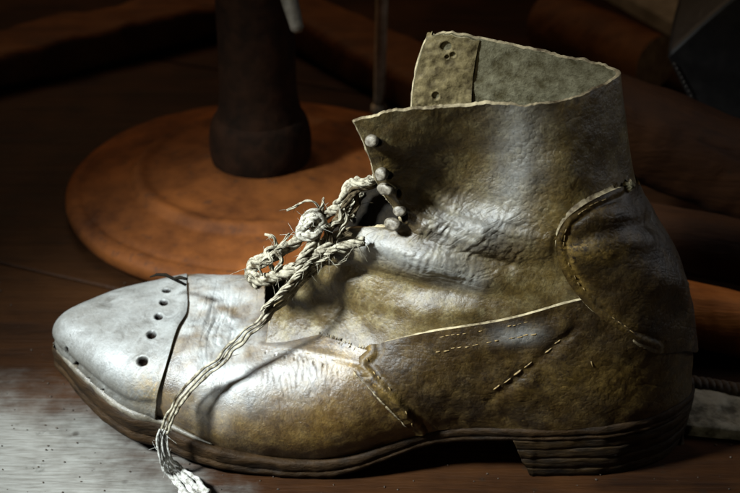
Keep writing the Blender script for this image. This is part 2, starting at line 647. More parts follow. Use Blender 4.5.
# ---- wrinkles: displacement along the normal, in metres, from layout position
def relief(px, py, p, kind):
    mm = 0.001
    q3 = p / 0.001
    d = 0.45 * mm * fbm(q3 / 24, 3, 5) + 0.16 * mm * fbm(q3 / 6, 2, 9)
    if kind == 'quarter':
        def fold(pl, w, h):
            return h * mm * gauss(pldist(px, py, pl)[0], w)
        d = d + fold([(368, 243), (395, 248), (425, 259), (455, 270), (500, 281), (530, 285)], 11, 3.3) * np.clip((530 - px) / 75, 0, 1)
        d = d + fold([(405, 231), (430, 241), (465, 253), (510, 266)], 6, -1.6)
        d = d + fold([(352, 272), (385, 279), (420, 289), (470, 297), (540, 300)], 9, -2.4) * np.clip((530 - px) / 80, 0, 1)
        d = d + fold([(365, 300), (420, 312), (470, 312)], 10, 0.9)
        d = d + fold([(330, 300), (350, 310), (372, 335)], 9, -1.0)
        d = d + fold([(305, 300), (322, 316)], 8, 1.0)
        d = d + fold([(385, 165), (430, 178), (480, 205), (520, 215)], 14, -1.5) + fold([(384, 180), (410, 190), (450, 210)], 5, -.6) + fold([(383, 170), (415, 174), (452, 190)], 5, .5) + fold([(375, 148), (400, 156), (430, 160)], 6, -.6)
        d = d + fold([(400, 200), (440, 215), (480, 232)], 9, 0.9)
        d = d + fold([(420, 200), (470, 222), (520, 228)], 4, -0.5)
        d = d + fold([(500, 235), (530, 262), (560, 280)], 10, -0.8)
        d = d + fold([(524, 110), (526, 150), (528, 190)], 11, 0.9)
        for k_, (o_, h_) in enumerate(((0, .85), (11, .8), (21, .7), (33, .5))):
            d = d + fold([(398, 196 + o_ * .8), (430, 206 + o_), (470, 222 + o_ * .9), (515, 236 + o_ * .7), (548, 238 + o_ * .5)], 4.2, h_)
        # fine cross wrinkles round the ankle break
        m = gauss(np.hypot((px - 462) / 75, (py - 238) / 42), 1.0)
        wx = 0.62 * px + 0.35 * py + 7 * fbm(np.stack([px, py, 0 * px], -1) / 26, 2, 21)
        d = d + 0.24 * mm * m * np.sin(wx * 2 * np.pi / 6.5) * (0.45 + 0.8 * noise(np.stack([px, py, 0 * px], -1) / 12, 2))
        m2 = gauss(np.hypot((px - 440) / 70, (py - 272) / 16), 1.0)
        w2 = -0.3 * px + py + 3 * fbm(np.stack([px, py, 0 * px], -1) / 30, 2, 4)
        d = d + 0.35 * mm * m2 * noise(np.stack([px / 40 + w2 / 60, w2 / 4.2, 0 * px], -1), 14)
        ma = gauss(np.hypot((px - 470) / 95, (py - 230) / 52), 1.0)
        mb = gauss(np.hypot((px - 440) / 95, (py - 268) / 26), 1.0)
        mc = gauss(np.hypot((px - 420) / 55, (py - 180) / 40), 1.0)
        d = d - 0.42 * mm * ma * creases(px, py, 38, 26, 5.5, 101) - 0.25 * mm * ma * creases(px, py, -40, 16, 5, 111)
        d = d - 0.36 * mm * mb * creases(px, py, 17, 40, 4.5, 121) - 0.3 * mm * mc * creases(px, py, 12, 30, 6, 131)
        d = d - 0.22 * mm * creases(px, py, 60, 18, 7, 141, 7) * (0.4 + 0.6 * gauss(np.hypot((px - 560) / 60, (py - 240) / 60), 1))
        d = d - 0.3 * mm * gauss(np.hypot((px - 340) / 60, (py - 300) / 40), 1.0) * creases(px, py, -60, 24, 6, 151)
    if kind == 'vamp':
        mv = gauss(np.hypot((px - 300) / 46, (py - 382) / 32), 1.0)
        mw = gauss(np.hypot((px - 222) / 34, (py - 330) / 46), 1.0)
        d = d - 0.34 * mm * mv * creases(px, py, 78, 26, 4.6, 201) - 0.34 * mm * mw * creases(px, py, 100, 24, 5, 211) - 0.2 * mm * mw * creases(px, py, 50, 18, 5, 221)
        w = px - 0.25 * py + 5 * fbm(np.stack([px, py, 0 * px], -1) / 30, 2, 33)
        m = gauss(np.hypot((px - 300) / 30, (py - 378) / 26), 1.0)
        d = d + 0.15 * mm * m * np.sin(w * 2 * np.pi / 6) * (0.5 + noise(np.stack([px, py, 0 * px], -1) / 16, 8))
        m = gauss(np.hypot((px - 215) / 28, (py - 325) / 34), 1.0)
        w = px + 0.35 * py + 5 * fbm(np.stack([px, py, 0 * px], -1) / 24, 2, 35)
        d = d + 0.13 * mm * m * np.sin(w * 2 * np.pi / 7) * (0.5 + noise(np.stack([px, py, 0 * px], -1) / 16, 7))
        d = d - 1.2 * mm * gauss(pldist(px, py, [(240, 300), (236, 340), (222, 385), (212, 420)])[0], 12)
        d = d + 1.0 * mm * gauss(pldist(px, py, [(208, 292), (202, 340), (190, 390)])[0], 9)
    if kind == 'cap':
        d = d - 0.12 * mm * creases(px, py, -35, 16, 4, 301, 9) - 0.10 * mm * creases(px, py, 40, 14, 4, 311, 9)
    if kind == 'counter':
        d = d - 0.15 * mm * creases(px, py, 8, 26, 6, 401, 7) - 0.10 * mm * creases(px, py, 70, 18, 6, 411, 7)
        d = d + 1.3 * mm * fbm(q3 / 20, 3, 55) * 0.5
        d = d + 0.9 * mm * gauss(pldist(px, py, [(470, 350), (530, 338), (560, 326)])[0], 9)
        d = d - 0.8 * mm * gauss(pldist(px, py, [(490, 402), (530, 368), (575, 330)])[0], 5)
    return d


def creases(px, py, ang, ln, wd, seed, sharp=5):
    """fine creases running in one direction (layout degrees)"""
    c, s_ = math.cos(R(ang)), math.sin(R(ang))
    wx = 5 * fbm(np.stack([px, py, 0 * px], -1) / 34, 2, seed + 3)
    a, b = px * c + py * s_, -px * s_ + py * c + wx
    n1 = np.abs(fbm(np.stack([a / ln, b / wd, 0 * px], -1), 2, seed))
    return np.clip(1 - n1 * 1.6, 0, 1) ** sharp


def pits(px, py, lst, mm=0.001):
    d = 0
    for x, y, rx, ry, h in lst:
        h = h * 1.35
        r = np.hypot((px - x) / rx, (py - y) / ry)
        d = d - h * mm * np.clip(1.25 - r ** 2, 0, 1) + 0.25 * mm * gauss(r - 1.45, 0.35)
    return d


def holes(px, py, lst):
    d = np.zeros(px.shape)
    for x, y, rx, ry, h in lst:
        d = np.maximum(d, np.clip(4.0 - 3.2 * np.hypot((px - x) / rx, (py - y) / ry), 0, 1))
    return d


def orient(p, n):
    c = p.reshape(-1, 3).mean(0)
    return n if ((p - c) * n).sum(-1).mean() > 0 else -n


CAPLINE = [(188, 279), (187, 287), (182, 310), (170, 350), (159, 390), (157, 420)]

# ---- toe cap
tu = even(FOOTX, 0, 120, 2, 6)
tv = even(FOOTX, 1, 260)
p = surf(FOOTX, tu, tv)
n = orient(p, gnorm(p))
n[0] = n[1] + n[1, ::-1]
n[0] /= np.maximum(np.linalg.norm(n[0], axis=-1, keepdims=True), 1e-9)
px, py = proj(p)
off = 0.0007 + relief(px, py, p, 'cap') * 0.5
neart = (np.arange(p.shape[1]) < p.shape[1] * 0.66)[None, :]
CAPH = [(167, 292, 4.0, 2.0, 1.8), (164, 304, 3.9, 2.6, 2.2), (159, 318, 3.9, 3.0, 2.4), (152, 336, 4.4, 3.7, 2.8), (143, 362, 5.0, 4.2, 3)]
CAPS = [(68, 350, 1.6, 3.2, 1.3), (77, 364.5, 1.7, 3.2, 1.4), (90, 379, 1.9, 2.4, 1.2), (104, 390, 1.5, 2, .8)]
off = off + np.where(neart, pits(px, py, CAPH + CAPS), 0)
# rolled seam just above the welt, and the raised rim of the cap edge
tt = np.minimum(np.arange(p.shape[1]), p.shape[1] - 1 - np.arange(p.shape[1]))[None, :] / p.shape[1]
off = off - 0.0010 * gauss(tt - 0.075, 0.022) + 0.0006 * gauss(tt - 0.02, 0.03)
n[:10, 118:142] = n[10:11, 118:142] * 0.5 + n[10:11, 118:142][:, ::-1] * 0.5
ed, _ = pldist(px, py, CAPLINE)
off = off + np.where(neart, 0.0007 * gauss(ed, 5), 0)
dark = np.zeros(px.shape)
p = p + n * off[..., None]
p[0] = 0.5 * (p[0] + p[0, ::-1])
for _ in range(40):            # ease the spot where the fan of the toe closes
    b_ = np.concatenate([p[1:2, ::-1], p[:16]])
    q_ = b_.copy()
    q_[1:-1, 1:-1] = 0.25 * (b_[:-2, 1:-1] + b_[2:, 1:-1] + b_[1:-1, :-2] + b_[1:-1, 2:])
    p[:14, 112:148] = q_[1:15, 112:148]
    p[0] = 0.5 * (p[0] + p[0, ::-1])
low = np.clip((tt - 0.09) / 0.16, 0, 1)
pale = np.clip(0.40 + 0.16 * fbm(p / 0.02, 3, 71), 0, 1) * (0.15 + 0.85 * low * low * (3 - 2 * low))
scr = noise(np.stack([(px + 0.7 * py) / 1.6, (px - py) / 26, 0 * px], -1), 91)
pale = np.clip(pale + 0.5 * np.clip(scr - 0.55, 0, 1) * gauss(np.hypot((px - 140) / 34, (py - 378) / 24), 1) * 2.2, 0, 1)
nc = orient(p, gnorm(p))
nc[:14, 114:146] = nc[14:15, 114:146]
cap = sheet("toe_cap", p, nc, 0.0013, [M_cap, M_lining, M_edge], BOOT, fold0=True,
            attrs={"hole": np.where(neart, holes(px, py, CAPH + CAPS), 0), "grain": 0.16 + 0 * px, "scuff": np.clip(0.9 * gauss(np.hypot((px - 150) / 18, (py - 385) / 22), 1), 0, 1), "pale": pale})

# ---- vamp, cut out at the throat on the near side and open over the instep
tu = even(FOOTX, 0, 330, 5.86, 12)
tv = even(FOOTX, 1, 300)
p0 = surf(FOOTX, tu, tv)
n = orient(p0, gnorm(p0))
px, py = proj(p0)
col = np.arange(p0.shape[1])[None, :] / (p0.shape[1] - 1)
nearm = (col < 0.62) & (px > 0)
THROAT = [(264, 240), (264, 286), (261.5, 296), (263, 303), (267, 311), (270, 319), (277, 324), (284, 329), (294, 329.5), (302, 332), (318, 334), (330, 338), (346, 343), (362, 349), (420, 362), (480, 372)]
thp = THROAT + [(520, 372), (520, 200), (263, 200)]
ins = inpoly(px, py, thp) & (col < 0.5)
ins |= (px > 264) & (col >= 0.5) & (col < 0.78)
fm = ins[:-1, :-1] & ins[1:, :-1] & ins[:-1, 1:] & ins[1:, 1:]
keep = ~fm
# draw the stepped border onto the throat line
dd, sd = pldist(px, py, THROAT)
onb = (col < 0.5) & ins & (dd < 3.2)
gx = np.gradient(p0, axis=1)
a = np.array(THROAT, float)
bx, by = px.copy(), py.copy()
best = np.full(px.shape, 1e9)
for (x0, y0), (x1, y1) in zip(THROAT[:-1], THROAT[1:]):
    L = (x1 - x0) ** 2 + (y1 - y0) ** 2
    t = np.clip(((px - x0) * (x1 - x0) + (py - y0) * (y1 - y0)) / L, 0, 1)
    qx, qy = x0 + t * (x1 - x0), y0 + t * (y1 - y0)
    ds = np.hypot(px - qx, py - qy)
    m = ds < best
    best, bx, by = np.where(m, ds, best), np.where(m, qx, bx), np.where(m, qy, by)
# tangent-plane move: find the y of the plane at the new layout position
ray = P(bx, by, 1.0) - CAM
den = (ray * n).sum(-1)
tpar = ((p0 - CAM) * n).sum(-1) / np.where(np.abs(den) < 1e-6, 1e-6, den)
snap = CAM + ray * tpar[..., None]
ok = onb & (np.linalg.norm(snap - p0, axis=-1) < 0.004)
p0 = np.where(ok[..., None], snap, p0)
keep = ~(fm)
off = relief(px, py, p0, 'vamp')
off = off - 0.0005 * gauss(np.where(col < 0.56, pldist(px, py, [(x + 3, y) for x, y in CAPLINE])[0], 40), 4.5)
VH = [(266 + 9.6 * i, 352 + 2.2 * i + 0.1 * (i % 3), 1.5, 1.2, 0.8) for i in range(7)]
off = off + np.where(col < 0.5, pits(px, py, VH), 0)
off = off + 0.0007 * gauss(np.where(col < 0.5, pldist(px, py, [(262, 345), (300, 349), (360, 364)])[0], 40), 4)
p = p0 + n * off[..., None]
pale = np.clip(1.35 * gauss(np.hypot((px - 216) / 44, (py - 330) / 66), 1) + 0.36 * gauss(np.hypot((px - 292) / 44, (py - 372) / 26), 1), 0, 1) * np.clip(0.8 + 0.6 * fbm(p / 0.01, 3, 13), 0, 1)  # strong highlights of the vamp, painted as pale spots
scuff = np.clip(0.9 * gauss(np.hypot((px - 340) / 22, (py - 360) / 16), 1) + 0.35 * gauss(np.hypot((px - 215) / 26, (py - 420) / 14), 1) + 0.25, 0, 1)
vamp = sheet("vamp", p, orient(p, gnorm(p)), 0.0020, [M_vamp, M_lining, M_edge], BOOT, keep=keep,
             attrs={"grain": 0.16 + 0 * px, "scuff": scuff, "pale": pale})

# ---- quarter (shaft and wings) as one sheet round the ankle
QN = [
    [(266, 342), (325, 355), (400, 355), (480, 342), (560, 322), (640, 312)],
    [(271, 316), (330, 318), (400, 315), (480, 302), (560, 287), (635, 282)],
    [(283, 288), (340, 286), (405, 285), (480, 273), (560, 257), (625, 252)],
    [(306, 253), (355, 257), (410, 261), (480, 247), (560, 230), (615, 224)],
    [(348, 229), (380, 239), (415, 242), (480, 226), (560, 207), (606, 200)],
    [(399, 225), (410, 228), (426, 228), (480, 210), (556, 188), (600, 181)],
    [(394, 208), (405, 211), (426, 208), (480, 190), (551, 168), (597, 163)],
    [(378, 186), (396, 187), (426, 184), (480, 166), (549, 149), (597, 142)],
    [(369, 156), (390, 158), (426, 156), (480, 143), (547, 130), (596, 119)],
    [(354, 122.5), (385, 113.5), (426, 109), (480, 105.5), (547, 103.5), (593, 90)],
]
QB = [(689, 303, -.012), (680, 276, -.011), (669, 251, -.010), (655, 224, -.009), (643, 202, -.008), (635, 178, -.007),
      (630.5, 155, -.006), (627, 131, -.005), (623.5, 104, -.004), (619.5, 70, -.002)]
QF = [
    [(655, 292, .010), (485, 292, .027), (300, 300, .050)],
    [(650, 266, .010), (490, 266, .027), (312, 275, .045)],
    [(640, 238, .010), (500, 236, .026), (332, 250, .036)],
    [(625, 212, .009), (500, 206, .025), (362, 225, .031)],
    [(613, 190, .008), (500, 181, .023), (392, 200, .030)],
    [(606, 168, .0075), (500, 161, .022), (411, 168, .029)],
    [(600, 148, .007), (500, 141, .022), (413, 138, .028)],
    [(596, 125, .0065), (500, 116, .022), (412, 104, .028)],
    [(593, 95, .006), (500, 82, .022), (417, 66, .028)],
    [(588, 60.5, .006), (505, 41.5, .020), (430, 28, .028)],
]
QNET = []
for i in range(10):
    QNET.append(np.concatenate([near(QN[i]), P(*QB[i])[None], P(*np.array(QF[i]).T)]))
QNET = np.array(QNET)
tu = even(QNET, 0, 330)
tv = even(QNET, 1, 560)
p = surf(QNET, tu, tv)
n = orient(p, gnorm(p))
px, py = proj(p)
cidx = tv[None, :] + 0 * px
nearw = 1 / (1 + np.exp((cidx - 5.4) * 6))
off = relief(px, py, p, 'quarter') * nearw + 0.0004 * fbm(p / 0.02, 3, 8)
EYE = [(378, 143, 4.0, 3.6, 2.0), (390, 177, 3.6, 3.4, 1.6), (405, 216, 3.0, 5.0, 1.6), (399, 193, 2.5, 3, 1.0)]
off = off + np.where(cidx < 4, pits(px, py, EYE), 0)
rid = tu[:, None] + 0 * px
p = p + n * off[..., None]
# ragged rim
rim = np.clip((rid - 8.6) / 0.4, 0, 1)
p[..., 2] += rim * (0.0006 * noise(np.stack([px / 9, py / 30, 0 * px], -1), 4) + 0.0003 * noise(np.stack([px / 3, py / 30, 0 * px], -1), 6))
# round off the top corner of the far flap
cor = np.clip((cidx - 8.55) / 0.45, 0, 1) * np.clip((rid - 8.3) / 0.7, 0, 1)
p[..., 2] -= 0.006 * cor ** 3
pale = np.clip(0.5 * gauss(pldist(px, py, [(366, 242), (410, 258), (470, 280)])[0], 14) + 0.42 * gauss(pldist(px, py, [(517, 106), (519, 165), (505, 215), (455, 232)])[0], 25), 0, 1) * nearw  # painted highlight on the instep ridge and sheen streak down the shaft
scuff = 0.15 + 0.6 * gauss(pldist(px, py, [(570, 105), (618, 72)])[0], 12) + 0.4 * gauss(np.hypot((px - 560) / 40, (py - 210) / 60), 1)
quarter = sheet("quarter", p, orient(p, gnorm(p)), 0.0021, [M_quarter, M_lining, M_edge], BOOT,
                attrs={"hole": np.where(cidx < 4, holes(px, py, EYE), 0), "grain": np.clip(0.22 + 0.5 * gauss(np.hypot((px - 520) / 45, (py - 170) / 70), 1), 0, 1), "scuff": np.clip(scuff, 0, 1), "pale": pale})
QP, QNRM = p, orient(p, gnorm(p))

# ---- facing strip inside the far flap, with its eyelet holes
i0 = np.searchsorted(tv, 8.30)
r0 = np.searchsorted(tu, 5.2)
fp = QP[r0:-1, i0:-1] - QNRM[r0:-1, i0:-1] * 0.0032
fpx, fpy = proj(fp)
up = np.zeros(fp.shape[:2])
up = up + pits(fpx, fpy, [(446, 47, 5.0, 4.4, 2.6), (453, 55, 2.6, 2.2, 1.6), (447, 57, 2.0, 1.8, 1.4), (436, 96, 3.2, 3.4, 2.2)]) + 0.0006 * fbm(fp / 0.006, 3, 41)
fp = fp - QNRM[r0:-1, i0:-1] * (up)[..., None]
nfac = -orient(QP, QNRM)[r0:-1, i0:-1]
sheet("facing", fp, nfac, 0.0016, [M_facing, M_lining, M_edge], BOOT)

# ---- counter (foxing) round the heel
CN = [
    [(416, 436), (450, 429), (520, 430.5), (600, 427), (650, 417), (683, 400)],
    [(392, 412), (440, 403), (518, 401), (600, 397), (650, 390), (684, 376)],
    [(367, 386), (432, 376), (515, 369), (599, 365), (650, 360), (685, 350)],
    [(352, 366), (425, 351), (511, 341), (597, 335), (650, 330), (686, 322)],
    [(362, 347.5), (425, 333), (508, 319.5), (585, 299), (645, 292), (682, 290)],
]
CB = [(690, 386, -.015), (690.5, 362, -.014), (691.5, 337, -.013), (692, 310, -.012), (688, 283, -.011)]
CNET = []
for i in range(5):
    a = near(CN[i], 0.0019)
    f = mirrored(a[::-1], np.array([yc(x) - .001 for x, _ in CN[i]][::-1]))
    CNET.append(np.concatenate([a, P(*CB[i])[None], f]))
CNET = np.array(CNET)
tu = even(CNET, 0, 170)
tv = even(CNET, 1, 640)
p = surf(CNET, tu, tv)
n = orient(p, gnorm(p))
px, py = proj(p)
nearw = 1 / (1 + np.exp((tv[None, :] + 0 * px - 6.0) * 5))
dtop, _ = pldist(px, py, CN[4])
off = relief(px, py, p, 'counter') * (1 - 0.9 * gauss(dtop, 6))
FRONT = [(414, 434), (392, 410), (368, 386), (354, 368), (356, 356), (364, 349)]
dfr, _ = pldist(px, py, FRONT)
off = off + nearw * (0.0009 * gauss(dfr - 9, 3.5) - 0.0008 * gauss(dfr - 16, 4) - 0.0008 * gauss(dfr, 3))
p = p + n * off[..., None]
p = p + n * (0.0006 * fbm(p / 0.004, 2, 87) * gauss(dfr, 9))[..., None]
scuff = 0.08 + 0.55 * gauss(dfr - 8, 8) + 0.4 * gauss(np.hypot((px - 600) / 90, (py - 380) / 26), 1)
pale = 0.35 * gauss(np.hypot((px - 520) / 22, (py - 335) / 9), 1) * nearw
counter = sheet("counter", p, orient(p, gnorm(p)), 0.0019, [M_counter, M_lining, M_edge], BOOT,
                attrs={"grain": 0.25 + 0 * px, "scuff": np.clip(scuff, 0, 1), "pale": pale})

# ---- rounded patch over the back of the heel
HN = [
    [(618, 188), (627, 185), (634, 182)], [(590, 201), (612, 199), (632, 198)], [(566, 219), (600, 216), (634, 215)],
    [(556, 240), (595, 238), (642, 236)], [(560, 266), (605, 262), (655, 259)], [(575, 292), (620, 288), (668, 284)],
    [(600, 317), (635, 314), (676, 311)], [(630, 337), (652, 338), (680, 333)], [(648, 351), (666, 354), (685, 351)],
]
HB = [(640.5, 183, -.007), (647, 199, -.0075), (657.5, 217, -.008), (669, 237, -.009), (680, 260, -.010), (689, 286, -.011),
      (694, 313, -.012), (695, 329, -.012), (697, 347, -.012)]
HNET = []
for i in range(9):
    a = near(HN[i], 0.0044 if i > 5 else 0.0040)
    a[-1, 1] -= 0.0014 if 0 < i < 6 else 0
    f = mirrored(a[::-1], -.0095)
    HNET.append(np.concatenate([a, P(*HB[i])[None], f]))
HNET = np.array(HNET)
tu = even(HNET, 0, 260)
tv = even(HNET, 1, 340)
p = surf(HNET, tu, tv)
n = orient(p, gnorm(p))
px, py = proj(p)
nearw = 1 / (1 + np.exp((tv[None, :] + 0 * px - 3.2) * 6))
HEDGE = [(618, 188), (590, 201), (566, 219), (556, 240), (560, 266), (575, 292), (600, 317), (632, 340), (656, 349)]
de, _ = pldist(px, py, HEDGE)
off = relief(px, py, p, 'counter') * 0.8 * (1 - 0.9 * gauss(de, 7))
off = off + nearw * (-0.0006 * gauss(de - 9, 3) + 0.0004 * gauss(de - 4, 4) - 0.0012 * gauss(pldist(px, py, [(575, 240), (620, 228), (650, 222)])[0], 9)
                     + 0.0010 * gauss(pldist(px, py, [(575, 256), (610, 248), (650, 242)])[0], 10))
p = p + n * off[..., None]
scuff = 0.05 + 0.95 * gauss(np.hypot((px - 594) / 30, (py - 252) / 14), 1) + 0.7 * gauss(pldist(px, py, [(564, 240), (572, 272), (582, 286)])[0], 6) + 0.4 * gauss(de - 6, 7)
patch = sheet("heel_patch", p, orient(p, gnorm(p)), 0.0027, [M_counter, M_lining, M_edge], BOOT,
              attrs={"grain": 0.3 + 0 * px, "scuff": np.clip(scuff, 0, 1), "pale": 0 * px})

# ------------------------------------------------------------------ welt, sole and heel
NEARO = [(60, 345, .0295), (66, 355, .0292), (76, 366, .0285), (91, 380, .0270), (113, 399, .0240), (135, 413, .0215), (159, 420, .0190), (185, 432, .0165),
         (223, 447, .0130), (292, 458, .0095), (344, 456, .0120), (377, 447, .0165), (413, 436, .0215), (450, 427.5, .0260),
         (485, 427, .0275), (520, 428.5, .0285), (560, 428, .0290), (600, 425, .0300), (640, 418, .0310), (668, 408, .0312), (683, 399, .0312), (689, 391, .0312)]
op = np.array([G(*a) for a in NEARO])
op[0] = P(58, 345, .0220)
tip = np.array([P(57.5, 345, .0220)])
back = np.array([P(691, 386, -.0140)])


def farpts(arr, pxs):
    q = arr.copy()
    for i, x in enumerate(pxs):
        q[i, 1] = 2 * yc(x) - q[i, 1]
    return q


fo = farpts(op[1:][::-1], [a[0] for a in NEARO[1:]][::-1])
ring = np.concatenate([op, back, fo])        # toe -> near side -> heel -> far side
rc = np.concatenate([ring, ring[:1]])
# closed smooth outline
ext = np.concatenate([ring[-3:], ring, ring[:4]])
dl = np.linalg.norm(np.diff(ext, axis=0), axis=1) ** 0.7
kk = np.concatenate([[0], np.cumsum(dl)])
NO = 620
O = nspline(kk, ext, np.linspace(kk[3], kk[3 + len(ring)], NO, endpoint=False))
tg = np.roll(O, -1, 0) - np.roll(O, 1, 0)
on = np.stack([tg[:, 1], -tg[:, 0], 0 * tg[:, 0]], 1)
on /= np.linalg.norm(on, axis=1, keepdims=True)
cen = O.mean(0)
if ((O - cen) * on).sum(1).mean() < 0:
    on = -on
for _ in range(6):
    on = (np.roll(on, 1, 0) + on + np.roll(on, -1, 0))
    on /= np.linalg.norm(on, axis=1, keepdims=True)
opx, _ = proj(O)
HEELX = 512.0


def lerp(x, xs, ys):
    return np.interp(x, xs, ys)


ext_w = lerp(opx, [55, 110, 160, 250, 340, 420, 500, 600, 690], [.0026, .0042, .0040, .0042, .0036, .0018, .0016, .0022, .0022])
wob = 0.0006 * noise(O / 0.012, 3) + 0.0003 * noise(O / 0.004, 5)
edge = O + on * (ext_w + wob)[:, None]
bot = lerp(opx, [55, 75, 100, 150, 200, 250, 292, 330, 360, 400, 450, 510, 690], [.0175, .0150, .0112, .0062, .0030, .0010, .0004, .0010, .0050, .0120, .0180, .0215, .0235])
B0 = edge.copy()
B0[:, 2] = np.minimum(bot, edge[:, 2] - 0.004) + 0.0004 * noise(O / 0.006, 8)


def off_ring(base, d, z):
    q = base + on * np.asarray(d).reshape(-1, 1)
    q = q.copy()
    q[:, 2] = z
    return q


seam = 0.45 * edge[:, 2] + 0.55 * B0[:, 2]
cl = np.stack([O[:, 0], np.array([yc(x) for x in opx]), O[:, 2]], 1)
# inset rings toward the long axis, so that the sole closes without folding at toe and heel
xm0, xm1 = O[:, 0].min() + 0.02, O[:, 0].max() - 0.018
axis = cl.copy()
axis[:, 0] = np.clip(O[:, 0], xm0, xm1)
pxax = 370 + (axis[:, 0]) / 0.449e-3
axis[:, 1] = np.array([yc(x) for x in pxax])


def inset(base, t, z):
    q = base + (axis - base) * t
    q[:, 2] = z
    return q


zt = edge[:, 2]
rings = [inset(O, 0.25, zt - 0.0015), off_ring(O, -0.0012, zt - 0.0002), off_ring(edge, -0.0012, zt + 0.0004), off_ring(edge, -0.0003, zt - 0.0002),
         off_ring(edge, 0.0001, zt - 0.0016), off_ring(edge, -0.0002, seam + 0.0006), off_ring(edge, -0.0008, seam), off_ring(edge, -0.0001, seam - 0.0006),
         off_ring(edge, 0.0000, B0[:, 2] + 0.0022), off_ring(edge, -0.0009, B0[:, 2] + 0.0005), inset(edge, 0.09, B0[:, 2]), inset(edge, 0.5, B0[:, 2] + 0.0002), inset(edge, 0.98, B0[:, 2] + 0.0002)]
V = np.array(rings)
wv = (V / 0.004)
nz = 0.00022 * noise(V / np.array([0.012, 0.012, 0.0035]), 17) + 0.00018 * noise(V / np.array([0.003, 0.003, 0.0015]), 19)
msk = np.zeros(len(rings))
msk[2:10] = 1
V = V + on[None] * (nz * msk[:, None])[..., None]
sole = mesh("sole", V.reshape(-1, 3), gridfaces(len(rings), NO, True)[:, ::-1], M_sole, BOOT)

# bright stitched welt strip along the toe and outer ball
bag = Bag()
sel = [i for i in range(NO) if (O[i, 1] < cl[i, 1] + 0.004) and 58 < opx[i] < 215]
sel = sel if sel == sorted(sel) and (len(sel) < 2 or max(np.diff(sel)) < 5) else sorted(sel, key=lambda i: opx[i])
wp = O[sel] + on[sel] * 0.0014 + np.array([0, 0, 0.0010])
wr = lerp(opx[sel], [58, 75, 120, 158, 175, 195, 215], [.0010, .0021, .0024, .0022, .0013, .0011, .0003]) * (1 + 0.25 * noise(wp / 0.004, 2))
tube(bag, wp, wr, 10)
M_welt = leather("welt_leather", (0.05, 0.04, 0.026), (0.10, 0.085, 0.06), (0.17, 0.15, 0.115), (0.35, 0.55), 500, 0.3, 0.6)
bag.build("welt", M_welt, BOOT)

# heel: stacked lifts
hi = [i for i in range(NO) if opx[i] > HEELX]
# order along the outline
st = hi[0]
hp = edge[hi]
hon = on[hi]
front_near, front_far = hp[0], hp[-1]
m = 46
bt = np.linspace(0, 1, m + 2)[1:-1]
breast = front_far[None] * (1 - bt[:, None]) + front_near[None] * bt[:, None]
breast[:, 0] += 0.006 * np.sin(np.pi * bt)
bn = np.tile(np.array([-1.0, 0, 0]), (m, 1))
loop = np.concatenate([hp, breast])
lon = np.concatenate([hon, bn])
for _ in range(5):
    lon = np.roll(lon, 1, 0) + lon + np.roll(lon, -1, 0)
    lon /= np.linalg.norm(lon, axis=1, keepdims=True)
lpx, _ = proj(loop)
ztop = np.concatenate([B0[hi, 2] + 0.0012, np.full(m, B0[hi[0], 2] + 0.0012)])
hz = lerp(lpx, [510, 600, 690], [1.0, 1.0, 1.0])
nl = 4
rows, zs = [], []
for L in range(nl):
    for f_, ins in ((0.02, 0.0012), (0.06, 0.0002), (0.3, 0.0), (0.6, 0.0001), (0.94, 0.0002), (0.98, 0.0012)):
        zs.append((L + f_) / nl)
        rows.append(ins)
HV = []
axis_h = np.array([P(605, 440, -.012)[0], -.0125])
nL = len(loop)
base_ins = 0.0
for zf, ins in zip(zs, rows):
    L = int(zf * nl)
    z = ztop * (1 - zf)
    jit = 0.0009 * noise(np.stack([loop[:, 0] / 0.014, loop[:, 1] / 0.014, np.full(nL, L * 3.1)], -1), 61) + 0.0005 * noise(np.stack([loop[:, 0] / 0.004, loop[:, 1] / 0.004, np.full(nL, zf * 9)], -1), 63)
    d = -(ins * 0.30 + 0.0004 + 0.0030 * zf ** 1.3) + jit * 0.6
    q = loop + lon * d[:, None]
    q[:, 2] = np.maximum(z, 0.0002) + 0.0006 * noise(np.stack([loop[:, 0] / 0.02, loop[:, 1] / 0.02, np.full(nL, L)], -1), 65) * (0 < zf < 0.9)
    fr = np.clip((540 - lpx) / 30, 0, 1)
    q[:, 0] += fr * 0.0085 * zf + fr * 0.0012 * noise(np.stack([loop[:, 1] / 0.01, np.full(nL, zf * 4), 0 * lpx], -1), 3)
    HV.append(q)
worn = 0.0012 * np.clip(noise(np.stack([loop[:, 0] / 0.011, loop[:, 1] / 0.011, 0 * lpx], -1), 5), 0, 1)
for k_ in (-1, -2):
    HV[k_][:, 2] += worn
cx = np.array([axis_h[0], axis_h[1]])
top = HV[0].copy()
top[:, :2] = top[:, :2] * 0.03 + cx * 0.97
botc = HV[-1].copy()
botc[:, :2] = botc[:, :2] * 0.03 + cx * 0.97
HV = np.array([top] + HV + [botc])
mesh("heel", HV.reshape(-1, 3), gridfaces(len(HV), nL, True)[:, ::-1], M_heel, BOOT)

# insole so that nothing shows through the opening
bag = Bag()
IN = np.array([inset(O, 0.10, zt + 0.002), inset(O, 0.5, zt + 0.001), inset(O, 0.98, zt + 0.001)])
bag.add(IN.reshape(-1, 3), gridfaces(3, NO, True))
bag.build("insole", M_tongue, BOOT)

